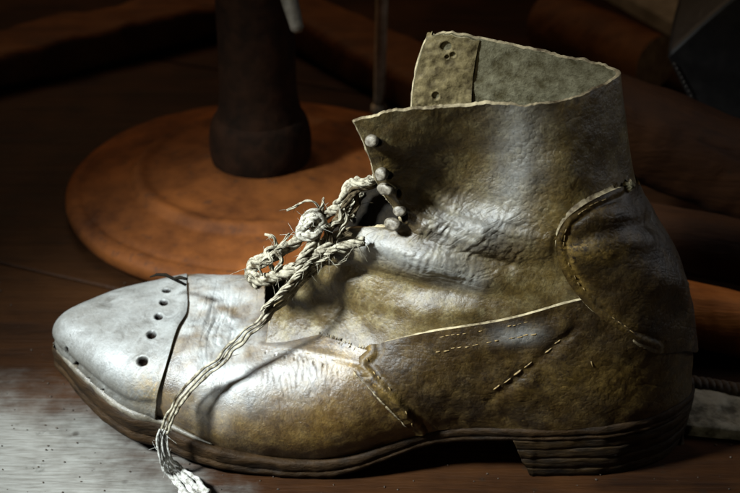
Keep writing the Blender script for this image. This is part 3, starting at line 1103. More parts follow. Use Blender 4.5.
# ------------------------------------------------------------------ tongue
TC = [(268, 330, .007, .013), (296, 284, .008, .013), (320, 246, .008, .013), (345, 210, .008, .017), (367, 189, .006, .023), (390, 172, .006, .026), (408, 152, .008, .026)]
TN = []
for x, y, Y, w in TC:
    row = []
    for t in (-1, -0.6, 0, 0.6, 1):
        b_ = P(x, y, Y)
        row.append(b_ + np.array([0.008 * t * t, w * t, -0.010 * t * t]))
    TN.append(row)
TN = np.array(TN)
tu, tv = even(TN, 0, 160), even(TN, 1, 110)
p = surf(TN, tu, tv)
n = gnorm(p)
if n[..., 2].mean() < 0:
    n = -n
p = p + n * (0.0016 * fbm(p / 0.012, 3, 77))[..., None]
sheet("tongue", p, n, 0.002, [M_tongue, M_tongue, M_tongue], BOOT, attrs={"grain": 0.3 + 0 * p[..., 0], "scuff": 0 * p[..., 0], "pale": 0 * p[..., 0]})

# ------------------------------------------------------------------ lace hooks on the near flap
def hook(px, py, Y, ln, rad, ax=(-0.55, -0.75, 0.35), stretch=1.0):
    rad = rad * 0.84
    bag = Bag()
    c = P(px, py, Y)
    a = np.array(ax, float)
    a /= np.linalg.norm(a)
    u = np.cross(a, [0, 0, 1.0])
    u /= np.linalg.norm(u)
    w = np.cross(u, a)
    prof = [(0, 0.8), (0.45, 0.75), (0.8, 0.65), (0.98, 0.2), (0.95, -0.2), (0.72, -0.6), (0.45, -0.85), (0.40, -1.6), (0.40, -ln), (0, -ln)]
    pr = curve([(r_, z_, 0) for r_, z_ in prof], 30)
    k = 24
    an = np.linspace(0, 2 * np.pi, k, endpoint=False)
    v = c + rad * (np.maximum(pr[:, 0], 0)[:, None, None] * (np.cos(an)[None, :, None] * u * stretch + np.sin(an)[None, :, None] * w) + pr[:, 1][:, None, None] * a)
    v = v + 0.0002 * noise(v / 0.0016, 31)[..., None]
    bag.add(v.reshape(-1, 3), [tuple(q) for q in gridfaces(len(pr), k, True)])
    return bag.build("lace_hook", M_hook, BOOT)


hook(372, 141, float(D(376, 140)) - .0014, 2.2, 0.0030, (-0.5, -0.8, 0.3), 1.15)
hook(382, 174, float(D(386, 174)) - .0014, 2.2, 0.0034, (-0.5, -0.8, 0.3), 1.0)
hook(385.5, 189, float(D(388, 190)) - .0018, 1.8, 0.0030, (-0.4, -0.7, 0.1), 1.5)
hook(400, 211, float(D(402, 211)) - .0020, 2.0, 0.0028, (-0.3, -0.8, 0.3), 1.3)
hook(393, 224, float(D(405, 226)) - .0014, 2.4, 0.0033, (-0.5, -0.7, 0.3), 1.45)

# ------------------------------------------------------------------ laces
def strand_rope(bag, path, rad, turns_per_m=150, k=3, wid=None, thin=0.68, fuzz=40, flat=False, spread=0.62, hair=0.006):
    n_ = max(24, int(np.linalg.norm(np.diff(np.array(path), axis=0), axis=1).sum() / 0.0008))
    c = curve(path, n_)
    s = np.concatenate([[0], np.cumsum(np.linalg.norm(np.diff(c, axis=0), axis=1))])
    r = np.interp(s / s[-1], np.linspace(0, 1, len(rad)), rad) if np.ndim(rad) else np.full(n_, rad)
    c = c + (0.0009 * np.stack([noise(c / 0.006, 11), noise(c / 0.006, 12), noise(c / 0.006, 13)], 1))
    r = r * thin * (1 + 0.2 * noise(c / 0.005, 15))
    t, nn, bb = frames(c)
    k = k if flat else k + 2
    for j in range(k):
        if flat:
            o_ = (j - (k - 1) / 2) / max(1, (k - 1) / 2)
            tw = 0.5 * np.sin(s * 40 + 0.6)
            pth = c + (np.cos(tw)[:, None] * bb + np.sin(tw)[:, None] * nn) * (o_ * r * 1.0)[:, None] + nn * (0.25 * r * np.sin(s * 130 + j * 2.2))[:, None]
            rr = r * (0.37 if k < 5 else 0.25)
        else:
            an = s * turns_per_m * 0.42 * 2 * np.pi + 1.3 * noise(c / 0.011, 50) + j * 2 * np.pi / k + 0.5 * noise(c / 0.007, 60 + j)
            pth = c + (np.cos(an)[:, None] * nn + np.sin(an)[:, None] * bb) * (r * spread * (1.1 + 0.35 * noise(c / 0.006, 25 + j)))[:, None]
            rr = r * 0.46
        rr = rr * (1 + 0.28 * noise(pth / 0.0026, 40 + j))
        pth = pth + 0.0003 * np.stack([noise(pth / 0.003, 70 + j), noise(pth / 0.003, 80 + j), noise(pth / 0.003, 90 + j)], 1)
        tube(bag, pth, rr, 9)
    for _ in range(int(fuzz * 0.55)):
        i = random.randrange(n_)
        a = random.uniform(0, 2 * math.pi)
        d = (math.cos(a) * nn[i] + math.sin(a) * bb[i]) + t[i] * random.uniform(-1.2, 1.2)
        st_ = c[i] + (math.cos(a) * nn[i] + math.sin(a) * bb[i]) * r[i] * 0.8
        L = random.uniform(0.15, 0.75) * hair
        cv = np.array([random.gauss(0, .8), random.gauss(0, .8), random.gauss(-.4, .8)])
        hpth = np.array([st_ + d * L * q_ + cv * L * q_ * q_ for q_ in (0, .25, .5, .75, 1)])
        tube(bag, hpth, [0.00011, .0001, .00009, .00008, .00004], 4, cap=False)


def path(lst):
    a = np.array(lst, float)
    return P(a[:, 0], a[:, 1], a[:, 2])


# long loose lace hanging over the vamp to the board
bag = Bag()
strand_rope(bag, path([(338, 243, -.018), (326, 258, -.021), (300, 285, -.025), (262, 320, -.030), (222, 357, -.036), (190, 388, -.041), (173, 413, -.043), (165.5, 432, -.042)]),
            [.0022, .0026, .0026, .0024, .0025, .0026, .0026, .0024], k=3, flat=True, fuzz=70, hair=0.0035)
strand_rope(bag, path([(322, 249, -.022), (304, 268, -.025), (286, 288, -.028), (262, 312, -.031)]), [.0016, .002, .0016, .0008], k=3, fuzz=20, hair=.003)
lace = bag.build("lace", M_lace, BOOT)
bag = Bag()
g1, g2, g3 = G(172, 470, .0026), G(184, 485, .0022), G(206, 502, .0022)
strand_rope(bag, np.array([*path([(166, 430, -.042), (163, 441, -.0425), (165, 455, -.0435)]), g1, g2, g3]), [.0024, .0028, .0030, .0044, .0056, .0054], 110, 7, fuzz=150, flat=True, thin=0.9, hair=.004)
end = bag.build("lace_end", M_laceend, lace)

# tangle of lace across the throat
bag = Bag()
strand_rope(bag, path([(384, 172, -.030), (372, 178, -.020), (360, 183, -.012), (350, 186, -.010), (343, 198, -.012), (334, 210, -.012), (324, 219, -.013), (316, 232, -.015)]),
            [.0010, .0016, .0026, .0034, .0032, .0030, .0030, .0028], 130, 3, fuzz=30)
strand_rope(bag, path([(322, 226, -.012), (303, 238, -.013), (286, 247, -.014), (268, 257, -.014), (254, 266, -.014), (249, 276, -.015), (258, 285, -.017)]),
            [.0026, .0030, .0032, .0036, .0040, .0040, .0030], 120, 3, fuzz=50)
strand_rope(bag, path([(250, 274, -.018), (265, 279, -.021), (283, 273, -.022), (300, 264, -.022), (322, 249, -.021), (332, 243, -.019)]),
            [.0030, .0036, .0036, .0030, .0030, .0026], 120, 3, fuzz=60)
strand_rope(bag, path([(320, 230, -.018), (309, 246, -.021), (300, 259, -.023), (296, 272, -.023), (290, 281, -.022)]), [.0024, .0026, .0026, .0024, .0020], 140, 3, fuzz=20)
strand_rope(bag, path([(326, 253, -.022), (340, 247, -.025), (352, 243, -.026), (364, 241, -.026)]), [.0018, .0022, .0026, .0030], 150, 3, fuzz=70)
strand_rope(bag, path([(277, 274, -.020), (271, 262, -.020), (276, 253, -.020), (281, 260, -.021), (277, 271, -.023), (284, 278, -.023)]), .0014, 160, 2, fuzz=10)
strand_rope(bag, path([(288, 208.5, -.012), (297, 206, -.012), (306, 202.5, -.012), (315, 204, -.012), (321, 211, -.012)]), .0008, 220, 2, fuzz=6, hair=.003)
strand_rope(bag, path([(324, 198, -.012), (322, 206, -.012), (321, 216, -.013)]), [.0004, .0012, .0022], 200, 3, fuzz=14, hair=.003)
strand_rope(bag, path([(265, 234, -.012), (274, 237, -.012), (276, 246, -.012), (277, 254, -.013)]), [.0009, .0012, .0016, .002], 200, 2, fuzz=12, hair=.003)
strand_rope(bag, path([(250, 262, -.014), (254, 259, -.014), (256, 268, -.015)]), .0012, 200, 2, fuzz=8, hair=.003)
strand_rope(bag, path([(334, 205, -.006), (344, 215, -.004), (352, 205, 0), (362, 192, 0)]), .0020, 150, 3, fuzz=8)
for q_ in range(9):           # limp loose yarns through the tangle
    c0 = np.array(random.choice([(258, 272), (280, 258), (300, 243), (318, 228), (300, 266), (325, 246)]), float)
    pts_ = []
    d_ = random.uniform(-.9, -.4)
    for j_ in range(5):
        pts_.append((c0[0] + random.gauss(0, 4), c0[1] + random.gauss(0, 4), -.017 - .003 * random.random() - (0.004 if c0[1] > 255 else 0)))
        c0 = c0 + 11 * np.array([math.cos(d_), math.sin(d_)])
        d_ += random.gauss(0, .5)
    strand_rope(bag, path(pts_), [.0006, .0012, .0014, .0012, .0006], 120, 2, fuzz=8, hair=.003)
bag.build("lace_tangle", M_lace, lace)
bag = Bag()  # darker brown strands of the lace
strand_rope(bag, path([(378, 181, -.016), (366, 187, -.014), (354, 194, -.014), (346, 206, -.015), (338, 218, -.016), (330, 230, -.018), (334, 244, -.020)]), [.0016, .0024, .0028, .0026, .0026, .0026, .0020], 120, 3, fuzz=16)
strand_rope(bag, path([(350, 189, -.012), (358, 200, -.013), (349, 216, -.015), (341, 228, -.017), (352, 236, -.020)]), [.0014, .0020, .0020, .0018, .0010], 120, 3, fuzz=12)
bag.build("dark_lace", plain("dark_lace_cotton", (0.014, 0.009, 0.004), (0.085, 0.064, 0.036), 330, 0.95, 0.7, 0.0006, lo=0.4, hi=0.62, spec=0.1), lace)
bag = Bag()
strand_rope(bag, path([(318, 213, -.014), (312, 213, -.016), (303, 222, -.018), (301, 232, -.018), (310, 235, -.020), (319, 229, -.020), (321, 220, -.018), (314, 217, -.020), (306, 227, -.021)]),
            [.0026, .0030, .0034, .0034, .0032, .0030, .0030, .0030, .0026], 110, 4, fuzz=70)
bag.build("lace_knot", plain("knot_cotton", (0.07, 0.06, 0.042), (0.36, 0.34, 0.28), 330, 0.95, 0.8, 0.0006, lo=0.36, hi=0.6, spec=0.12), lace)

# ------------------------------------------------------------------ stitching
from mathutils.bvhtree import BVHTree


def onto(obj, px, py):
    """points on the near face of a finished part at layout positions, with normals"""
    key = obj.name
    if key not in _bvh:
        rl = rootloc(obj)
        me = obj.data
        co = np.empty(len(me.vertices) * 3)
        me.vertices.foreach_get("co", co)
        co = co.reshape(-1, 3) + rl
        _bvh[key] = BVHTree.FromPolygons([tuple(c_) for c_ in co], [tuple(f_.vertices) for f_ in me.polygons])
    pts, nrm = [], []
    for x, y in zip(px, py):
        d = P(x, y, 1.0) - CAM
        loc, nn_, _, _ = _bvh[key].ray_cast(Vector(CAM), Vector(d / np.linalg.norm(d)))
        if loc is None:
            return None, None
        nn_ = np.array(nn_)
        pts.append(np.array(loc))
        nrm.append(nn_ if nn_ @ d < 0 else -nn_)
    return np.array(pts), np.array(nrm)


_bvh = {}


def dash_rows(parent, rows):
    for pl, n_, ln, rad, sink, skip in rows:
        bag = Bag()
        c = curve([(x, y, 0) for x, y in pl], n_ * 2 + 1)
        for i in range(n_):
            if random.random() < skip + 0.22:
                continue
            a0, a1 = c[2 * i, :2], c[2 * i + 1, :2]
            a1 = a0 + (a1 - a0) * ln * random.uniform(0.7, 1.2)
            t = np.linspace(0, 1, 6)[:, None]
            xy = a0 * (1 - t) + a1 * t + np.array([random.gauss(0, .45), random.gauss(0, .45)])
            q, nn_ = onto(parent, xy[:, 0], xy[:, 1])
            if q is None:
                continue
            rr = rad * random.uniform(0.5, 0.95)
            q = q + nn_ * (np.array([-.7, .1, .3, .3, .1, -.7]) * rr)[:, None]
            tube(bag, q, rr * np.array([.7, .95, 1, 1, .95, .7]), 6)
        bag.build("stitching", M_thread, parent)


dash_rows(counter, [
    ([(440, 337), (470, 332.5), (507, 326.5), (540, 318)], 18, 1.5, 0.00026, 0, .1),
    ([(436, 352), (480, 344), (538, 333)], 14, 1.6, 0.00036, 0, -.1),
    ([(493, 391), (520, 371), (550, 348), (576, 331)], 8, 1.55, 0.00055, 0, -.1),
    ([(366, 358), (376, 374), (392, 393), (406, 412), (415, 430)], 12, 1.3, 0.0005, 0, .15),
    ([(591, 362), (594, 370)], 1, 1.8, 0.0006, 0, -.3),
])
dash_rows(patch, [
    ([(606, 199), (580, 213), (567, 228), (564, 243), (569, 265), (583, 289), (606, 312), (636, 334)], 26, 1.5, 0.00036, 0, .1),
])
dash_rows(vamp, [([(268, 347), (300, 352), (345, 362)], 12, 1.0, 0.00022, 0, .35)])

# curled scrap of leather standing on the top of the toe cap edge
bag = Bag()
tube(bag, path([(150, 277, .022), (157, 274.5, .022), (166, 275, .021), (174, 279, .020), (186, 285, .018)]), [.0003, .0007, .0009, .0008, .0007], 8)
tube(bag, path([(172, 279, .020), (180, 277.5, .018), (187, 279, .016)]), [.0005, .0009, .0007], 8)
bag.build("torn_edge", M_tongue, cap)

# ------------------------------------------------------------------ the wooden floor
def wood(name, dark, mid, light, rot=0.0, scale=1.0, rough=0.62, bump=0.5, worn=None):
    m, nt, b = new_mat(name)
    q = NT(nt)
    v = q.mapping((11 * scale, 120 * scale, 60 * scale), (0, 0, rot))
    g = q.noise(1.0, 8, 0.65, v, 0.6)
    v2 = q.mapping((75 * scale, 620 * scale, 300 * scale), (0, 0, rot))
    g2 = q.noise(1.0, 4, 0.6, v2)
    big = q.noise(14 * scale, 5, 0.6)
    col = q.mix(q.ramp(g, [(0.3, 0.0), (0.7, 1.0)]), dark, mid)
    col = q.mix(q.math('MULTIPLY', q.ramp(big, [(0.45, 0.0), (0.75, 1.0)]), 0.8), col, light)
    if worn:  # bare pale patch; soft shadow edge beside the boot painted into its border
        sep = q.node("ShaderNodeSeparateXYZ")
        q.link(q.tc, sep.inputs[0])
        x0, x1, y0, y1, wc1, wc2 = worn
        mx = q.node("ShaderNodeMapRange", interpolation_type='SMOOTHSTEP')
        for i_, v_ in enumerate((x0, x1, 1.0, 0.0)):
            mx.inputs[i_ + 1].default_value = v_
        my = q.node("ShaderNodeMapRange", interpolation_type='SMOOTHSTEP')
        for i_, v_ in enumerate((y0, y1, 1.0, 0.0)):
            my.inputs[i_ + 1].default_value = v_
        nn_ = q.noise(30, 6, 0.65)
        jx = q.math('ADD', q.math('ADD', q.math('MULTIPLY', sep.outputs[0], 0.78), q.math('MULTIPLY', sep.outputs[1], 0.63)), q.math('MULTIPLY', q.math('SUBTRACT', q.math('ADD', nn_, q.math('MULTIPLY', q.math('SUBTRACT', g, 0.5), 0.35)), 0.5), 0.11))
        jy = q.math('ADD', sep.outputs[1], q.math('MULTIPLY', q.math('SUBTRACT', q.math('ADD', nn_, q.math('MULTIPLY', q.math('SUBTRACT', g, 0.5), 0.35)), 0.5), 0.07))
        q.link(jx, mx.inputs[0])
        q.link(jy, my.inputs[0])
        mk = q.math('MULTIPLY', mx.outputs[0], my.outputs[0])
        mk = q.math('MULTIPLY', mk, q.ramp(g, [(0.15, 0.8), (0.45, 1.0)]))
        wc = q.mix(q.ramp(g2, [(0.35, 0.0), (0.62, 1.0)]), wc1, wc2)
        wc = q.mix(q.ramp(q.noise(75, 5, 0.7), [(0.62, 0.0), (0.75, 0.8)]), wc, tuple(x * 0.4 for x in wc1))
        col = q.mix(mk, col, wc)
    pit = q.ramp(q.voronoi(60, 'F1'), [(0.06, 1.0), (0.14, 0.0)])
    col = q.mix(q.math('MULTIPLY', pit, 0.6), col, (0.01, 0.006, 0.003))
    q.link(col, b.inputs["Base Color"])
    b.inputs["Roughness"].default_value = rough
    b.inputs["Specular IOR Level"].default_value = 0.10
    n1 = q.bump(g, bump, 0.002)
    n2 = q.bump(g2, bump, 0.0007, n1)
    q.link(n2, b.inputs["Normal"])
    return m


GA = R(-22)
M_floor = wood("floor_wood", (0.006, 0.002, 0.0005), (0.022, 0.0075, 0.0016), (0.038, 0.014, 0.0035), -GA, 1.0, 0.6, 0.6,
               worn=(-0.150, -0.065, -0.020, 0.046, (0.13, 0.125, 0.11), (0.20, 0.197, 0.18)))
ca, sa = math.cos(GA), math.sin(GA)
pj = G(60, 276)          # a point of the joint between two boards
bag = Bag()


def board(v0, v1, z=0.0, bev=0.0012):
    # long board along direction GA between lateral offsets v0..v1 from the joint
    prof = [(v0, -0.02), (v0, z - bev), (v0 + bev * 0.4, z - bev * 0.3), (v0 + bev, z), (v1 - bev, z), (v1 - bev * 0.4, z - bev * 0.3), (v1, z - bev), (v1, -0.02)]
    L = [-2.5, 2.5]
    v = [[(pj[0] + ca * l - sa * a, pj[1] + sa * l + ca * a, zz) for a, zz in prof] for l in L]
    k = len(prof)
    f = [(i, i + 1, k + i + 1, k + i) for i in range(k - 1)] + [tuple(range(k))[::-1], tuple(range(k, 2 * k))]
    bag.add(np.array(v).reshape(-1, 3), [q[::-1] for q in f])


w_ = 0.30
for i in range(-4, 9):
    g_ = 0.0014
    board(i * w_ + g_, (i + 1) * w_ - g_, 0.0 if i in (-1, -2) else (-0.001 if i % 2 else -0.0006))
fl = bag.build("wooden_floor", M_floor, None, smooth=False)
fl["kind"] = "structure"
mesh("ground", [(-3, -3, -0.021), (3, -3, -0.021), (3, 4, -0.021), (-3, 4, -0.021)], [(0, 1, 2, 3)], plain("ground_dark", (0.01, 0.007, 0.004), (0.02, 0.012, 0.006), 20), None, smooth=False)["kind"] = "structure"

# crumbs of dirt lying on the boards
bag = Bag()
ico = [(0, 0, 1), (.9, 0, .1), (.28, .85, .1), (-.73, .53, .1), (-.73, -.53, .1), (.28, -.85, .1), (0, 0, -.6)]
icf = [(0, 1, 2), (0, 2, 3), (0, 3, 4), (0, 4, 5), (0, 5, 1), (6, 2, 1), (6, 3, 2), (6, 4, 3), (6, 5, 4), (6, 1, 5)]
for _ in range(420):
    x, y = random.uniform(-30, 770), random.uniform(270, 500)
    c_ = G(x, y, 0.0)
    r_ = random.uniform(.0002, .0007) * (1.6 if random.random() < .06 else 1)
    vv = np.array([[a_ * r_ * random.uniform(.6, 1.4) for a_ in q_] for q_ in ico]) + c_ + [0, 0, r_ * .5]
    bag.add(vv, icf)
gr = bag.build("dirt_crumbs", plain("dirt", (0.012, 0.008, 0.004), (0.07, 0.05, 0.034), 900, 0.9), None, smooth=False)
gr["kind"] = "stuff"
gr["label"], gr["category"] = "scattered tiny crumbs of dirt on the wooden floor boards", "dirt"

# ------------------------------------------------------------------ lamp stand behind the boot
dc = G(262, 178, 0.015)
M_disc = plain("turned_clay_base", (0.036, 0.010, 0.002), (0.15, 0.047, 0.0095), 30, 0.75, 0.5, 0.002, detail=10, lo=0.3, hi=0.68, spec=0.12)
q = NT(M_disc.node_tree)
bs = M_disc.node_tree.nodes["Principled BSDF"]
src = bs.inputs["Base Color"].links[0].from_socket
sp = q.ramp(q.noise(110, 5, 0.65), [(0.59, 0.0), (0.68, 1.0)])
bs_c = q.mix(q.math('MULTIPLY', sp, 0.7), src, (0.045, 0.018, 0.008))
q.link(bs_c, bs.inputs["Base Color"])
M_pillar = plain("rusty_iron", (0.006, 0.003, 0.0014), (0.020, 0.008, 0.0035), 70, 0.85, 0.8, 0.002, spec=0.08, detail=8)
stand = empty("lamp_stand", (dc[0], dc[1], 0), "lamp stand with round reddish brown base and black pillar behind the toe", "stand")
rd = 0.1195
bag = Bag()
prof = curve([(0.001, .030, 0), (.030, .0295, 0), (.040, .0275, 0), (.050, .0258, 0), (.062, .0246, 0), (.069, .0240, 0), (.0725, .0250, 0), (.0765, .0248, 0), (.0790, .0222, 0), (.0805, .0205, 0), (.084, .0198, 0), (.097, .0176, 0), (.1070, .0156, 0), (.1090, .0146, 0), (.1105, .0150, 0),
              (.1160, .0142, 0), (.1190, .0118, 0), (.1195, .0085, 0), (.1180, .0040, 0), (.1150, .0012, 0), (.1050, .0004, 0), (.02, .0004, 0)], 160)[:, :2]
lathe(bag, np.maximum(prof, 0.0003), (dc[0], dc[1], 0), 144)
bv = np.concatenate(bag.v)
bag.v = [bv + np.array([0, 0, 1.0]) * (0.0007 * fbm(bv / 0.02, 4, 19) * (bv[:, 2] > 0.004))[:, None]]
bag.build("base", M_disc, stand)
bag = Bag()
prof = curve([(.026, .028, 0), (.0265, .046, 0), (.0260, .058, 0), (.0240, .066, 0), (.0230, .075, 0), (.0226, .10, 0), (.0228, .14, 0), (.0232, .20, 0), (.0238, .30, 0), (.024, .42, 0)], 90)[:, :2]
lathe(bag, prof, (dc[0], dc[1], 0), 64)
pil = bag.build("pillar", M_pillar, stand)
bag = Bag()
prof = curve([(.0260, .0275, 0), (.0285, .0277, 0), (.0304, .0320, 0), (.0310, .041, 0), (.0300, .050, 0), (.027, .0575, 0), (.0235, .060, 0)], 50)[:, :2]
lathe(bag, prof, (dc[0], dc[1], 0), 64)
bag.build("collar", M_pillar, stand)

# ------------------------------------------------------------------ rods at the top
M_iron = plain("grey_iron", (0.34, 0.27, 0.18), (0.70, 0.60, 0.46), 160, 0.5, 0.5, 0.0008)
b0 = G(379, 113, 0)
rod = empty("iron_rod", (b0[0], b0[1], 0), "thin upright grey iron rod standing behind the round base, right of the black pillar", "rod")
bag = Bag()
zz = np.linspace(0.0, 0.45, 40)
pp = np.stack([b0[0] + 0.003 * zz / 0.15 + 0 * zz, b0[1] + 0 * zz, zz], 1)
tube(bag, pp, 0.0040 * (1 + 0.06 * noise(pp / 0.01, 3)), 16)
bag.build("shank", M_iron, rod)
bag = Bag()
lathe(bag, [(.0042, .007), (.0052, .006), (.0056, .003), (.0056, .0002), (0.0005, .0002)], (b0[0], b0[1], 0), 24)
bag.build("foot", M_iron, rod)

t0, t1 = P(298.5, 33, .185), P(289, -2, .190)
dv = (t1 - t0)
M_bar = plain("dark_iron", (0.045, 0.037, 0.026), (0.12, 0.10, 0.075), 160, 0.6, 0.5, 0.0008)
bag = Bag()
LL_ = np.linspace(0, 6, 50)
pp = t0[None] + dv[None] * LL_[:, None]
tube(bag, pp, 0.0040 * np.interp(LL_, [0, 0.05, 0.12, 0.9, 6], [0.45, 0.8, 0.95, 1.15, 1.3]) * (1 + 0.05 * noise(pp / 0.006, 5)), 12)
hb = bag.build("hanging_bar", M_bar, stand)
bag = Bag()
bt_ = t0 + dv * 5.0
tube(bag, curve([bt_, (bt_ + np.array([dc[0], dc[1], bt_[2] + .02])) / 2, np.array([dc[0], dc[1], bt_[2] + .02])], 20), 0.0045, 10)
bag.build("bracket", M_bar, hb)

# ------------------------------------------------------------------ logs and beams in the shadow
M_log = wood("log_wood", (0.22, 0.066, 0.014), (0.50, 0.17, 0.038), (0.60, 0.25, 0.075), 0, 1.2, 0.5, 0.6)  # base colour raised in place of light that misses the stick
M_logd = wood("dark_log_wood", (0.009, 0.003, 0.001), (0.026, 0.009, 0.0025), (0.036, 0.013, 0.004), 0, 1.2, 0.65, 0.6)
M_end = plain("log_end_grain", (0.10, 0.05, 0.02), (0.22, 0.13, 0.06), 160, 0.8)


def log(a, b, ra, rb, label, mat=None, cat="log", name="log", group=None, bend=0.004):
    """log from a to b (world, centre line), bark body and two sawn ends"""
    a, b = np.array(a, float), np.array(b, float)
    mid = (a + b) / 2
    o = empty(name, (mid[0], mid[1], max(0.0, min(a[2] - ra, b[2] - rb))), label, cat, group)
    t = np.linspace(0, 1, 120)
    pth = a[None] * (1 - t[:, None]) + b[None] * t[:, None]
    pth[:, 2] += bend * np.sin(np.pi * t) * 0
    pth[:, 1] += bend * np.sin(np.pi * t * 1.3)
    r = ra + (rb - ra) * t
    _, nn, bb = frames(pth)
    k = 56
    an = np.linspace(0, 2 * np.pi, k, endpoint=False)
    dirs = np.cos(an)[None, :, None] * nn[:, None] + np.sin(an)[None, :, None] * bb[:, None]
    q_ = np.stack([np.cos(an)[None] * 1.6 + 0 * t[:, None], np.sin(an)[None] * 1.6 + 0 * t[:, None], t[:, None] * 7 + 0 * an[None]], -1)
    v = pth[:, None] + dirs * (r[:, None] * (1 + 0.035 * fbm(q_, 3, int(ra * 1e5))))[..., None]
    v[..., 2] = np.maximum(v[..., 2], 0.0006)
    bag = Bag()
    bag.add(v.reshape(-1, 3), [tuple(x) for x in gridfaces(len(t), k, True)])
    bag.build("shaft", mat or M_log, o)
    for i in (0, -1):
        bag = Bag()
        c = v[i].mean(0)
        rr = np.array([v[i], c + (v[i] - c) * 0.6, c + (v[i] - c) * 0.03])
        bag.add(rr.reshape(-1, 3), [tuple(x) for x in gridfaces(3, k, True)])
        bag.build("end_face", M_end, o)
    return o


LG = "pieces of wood stacked behind the heel"
log(P(600, 302, .062), P(800, 337, .062), .0165, .0172, "reddish brown round wooden stick just right of the heel, brightest of the stack", M_log, "stick", "round_stick", LG)
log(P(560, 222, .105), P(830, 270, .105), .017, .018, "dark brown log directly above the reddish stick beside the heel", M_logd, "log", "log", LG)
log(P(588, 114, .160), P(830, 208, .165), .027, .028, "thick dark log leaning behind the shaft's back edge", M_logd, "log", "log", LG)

M_beam = wood("beam_wood", (0.03, 0.010, 0.003), (0.085, 0.030, 0.008), (0.12, 0.048, 0.015), 0, 1.2, 0.65, 0.6)
# long beams in the gloom at the back
def beam(a, b, w, h, label, mat):
    a, b = np.array(a, float), np.array(b, float)
    o = empty("wooden_beam", (*((a + b) / 2)[:2], min(a[2], b[2])), label, "beam", "beams in the dark background")
    d = (b - a)
    L = np.linalg.norm(d)
    d = d / L
    s_ = np.cross(d, [0, 0, 1.0])
    s_ /= np.linalg.norm(s_)
    u_ = np.cross(s_, d)
    prof = []
    rr = min(w, h) * 0.25
    for cx_, cz_, a0 in ((w / 2 - rr, h - rr, 0), (-w / 2 + rr, h - rr, 90), (-w / 2 + rr, rr, 180), (w / 2 - rr, rr, 270)):
        for k_ in range(5):
            an = R(a0 + k_ * 22.5)
            prof.append((cx_ + rr * math.cos(an), cz_ + rr * math.sin(an)))
    t = np.linspace(0, L, 90)
    prof = np.array(prof)
    v = a + d * t[:, None, None] + s_ * prof[None, :, 0, None] + u_ * prof[None, :, 1, None]
    v = v + 0.0022 * fbm(v / 0.03, 3, 23)[..., None] * u_
    bag = Bag()
    k_ = len(prof)
    bag.add(v.reshape(-1, 3), [tuple(x) for x in gridfaces(len(t), k_, True)] + [tuple(range(k_)), tuple(range((len(t) - 1) * k_, len(t) * k_))[::-1]])
    bag.build("timber", mat, o)
    return o


beam(G(-60, 92, 0), G(215, 28, 0), .05, .030, "long low dark beam behind the lamp stand at upper left", M_beam)
beam(G(270, 22, 0), G(480, 132, 0), .05, .030, "dark rounded beam sloping down behind the boot's far flap", M_beam)

# ------------------------------------------------------------------ cord, stone slab and black bag at the right
M_cord = plain("dark_cord", (0.014, 0.010, 0.008), (0.05, 0.038, 0.028), 500, 0.8, 0.6, 0.0006)
cpts = np.array([G(600, 372, .0050), G(690, 384, .0050), G(745, 393, .0050), G(830, 408, .0050)])
cord = empty("braided_cord", tuple(cpts[1] * [1, 1, 0]), "dark braided cord lying between the reddish stick and the grey stone", "cord")
bag = Bag()
c = curve(cpts, 260)
s = np.concatenate([[0], np.cumsum(np.linalg.norm(np.diff(c, axis=0), axis=1))])
_, nn, bb = frames(c)
for j in range(3):
    an = s * 2 * np.pi * 95 + j * 2 * np.pi / 3
    tube(bag, c + (np.cos(an)[:, None] * nn + np.sin(an)[:, None] * bb) * 0.0024, 0.0023, 8)
bag.build("strands", M_cord, cord)

M_stone = plain("grey_stone", (0.035, 0.035, 0.026), (0.22, 0.22, 0.185), 70, 0.85, 0.8, 0.003, detail=9, lo=0.40, hi=0.60)
sa_ = [G(610, 400), G(650, 396), G(700, 397), G(760, 405), G(830, 416), G(830, 470), G(760, 446), G(715, 439), G(660, 436), G(615, 440)]
sc_ = np.mean(sa_, 0)
slab = empty("stone_slab", tuple(sc_), "flat pale grey stone slab on the boards behind the heel", "stone")
so = curve(np.array(sa_ + [sa_[0]]), 121)[:-1]
rg = []
for t_, z_ in ((1.0, 0.0005), (1.01, 0.003), (0.99, 0.0052), (0.95, 0.006), (0.7, 0.0063), (0.4, 0.0061), (0.002, 0.0062)):
    q_ = sc_ + (so - sc_) * t_
    q_[:, 2] = z_ + (0.0008 * fbm(q_ / 0.012, 3, 91) if z_ > 0.004 else 0)
    rg.append(q_)
bag = Bag()
bag.add(np.array(rg).reshape(-1, 3), [tuple(x) for x in gridfaces(len(rg), 120, True)])
bag.build("slab_body", M_stone, slab)

M_bag = plain("black_leather", (0.006, 0.005, 0.005), (0.014, 0.012, 0.011), 120, 0.55, 0.4, 0.001, spec=0.35)
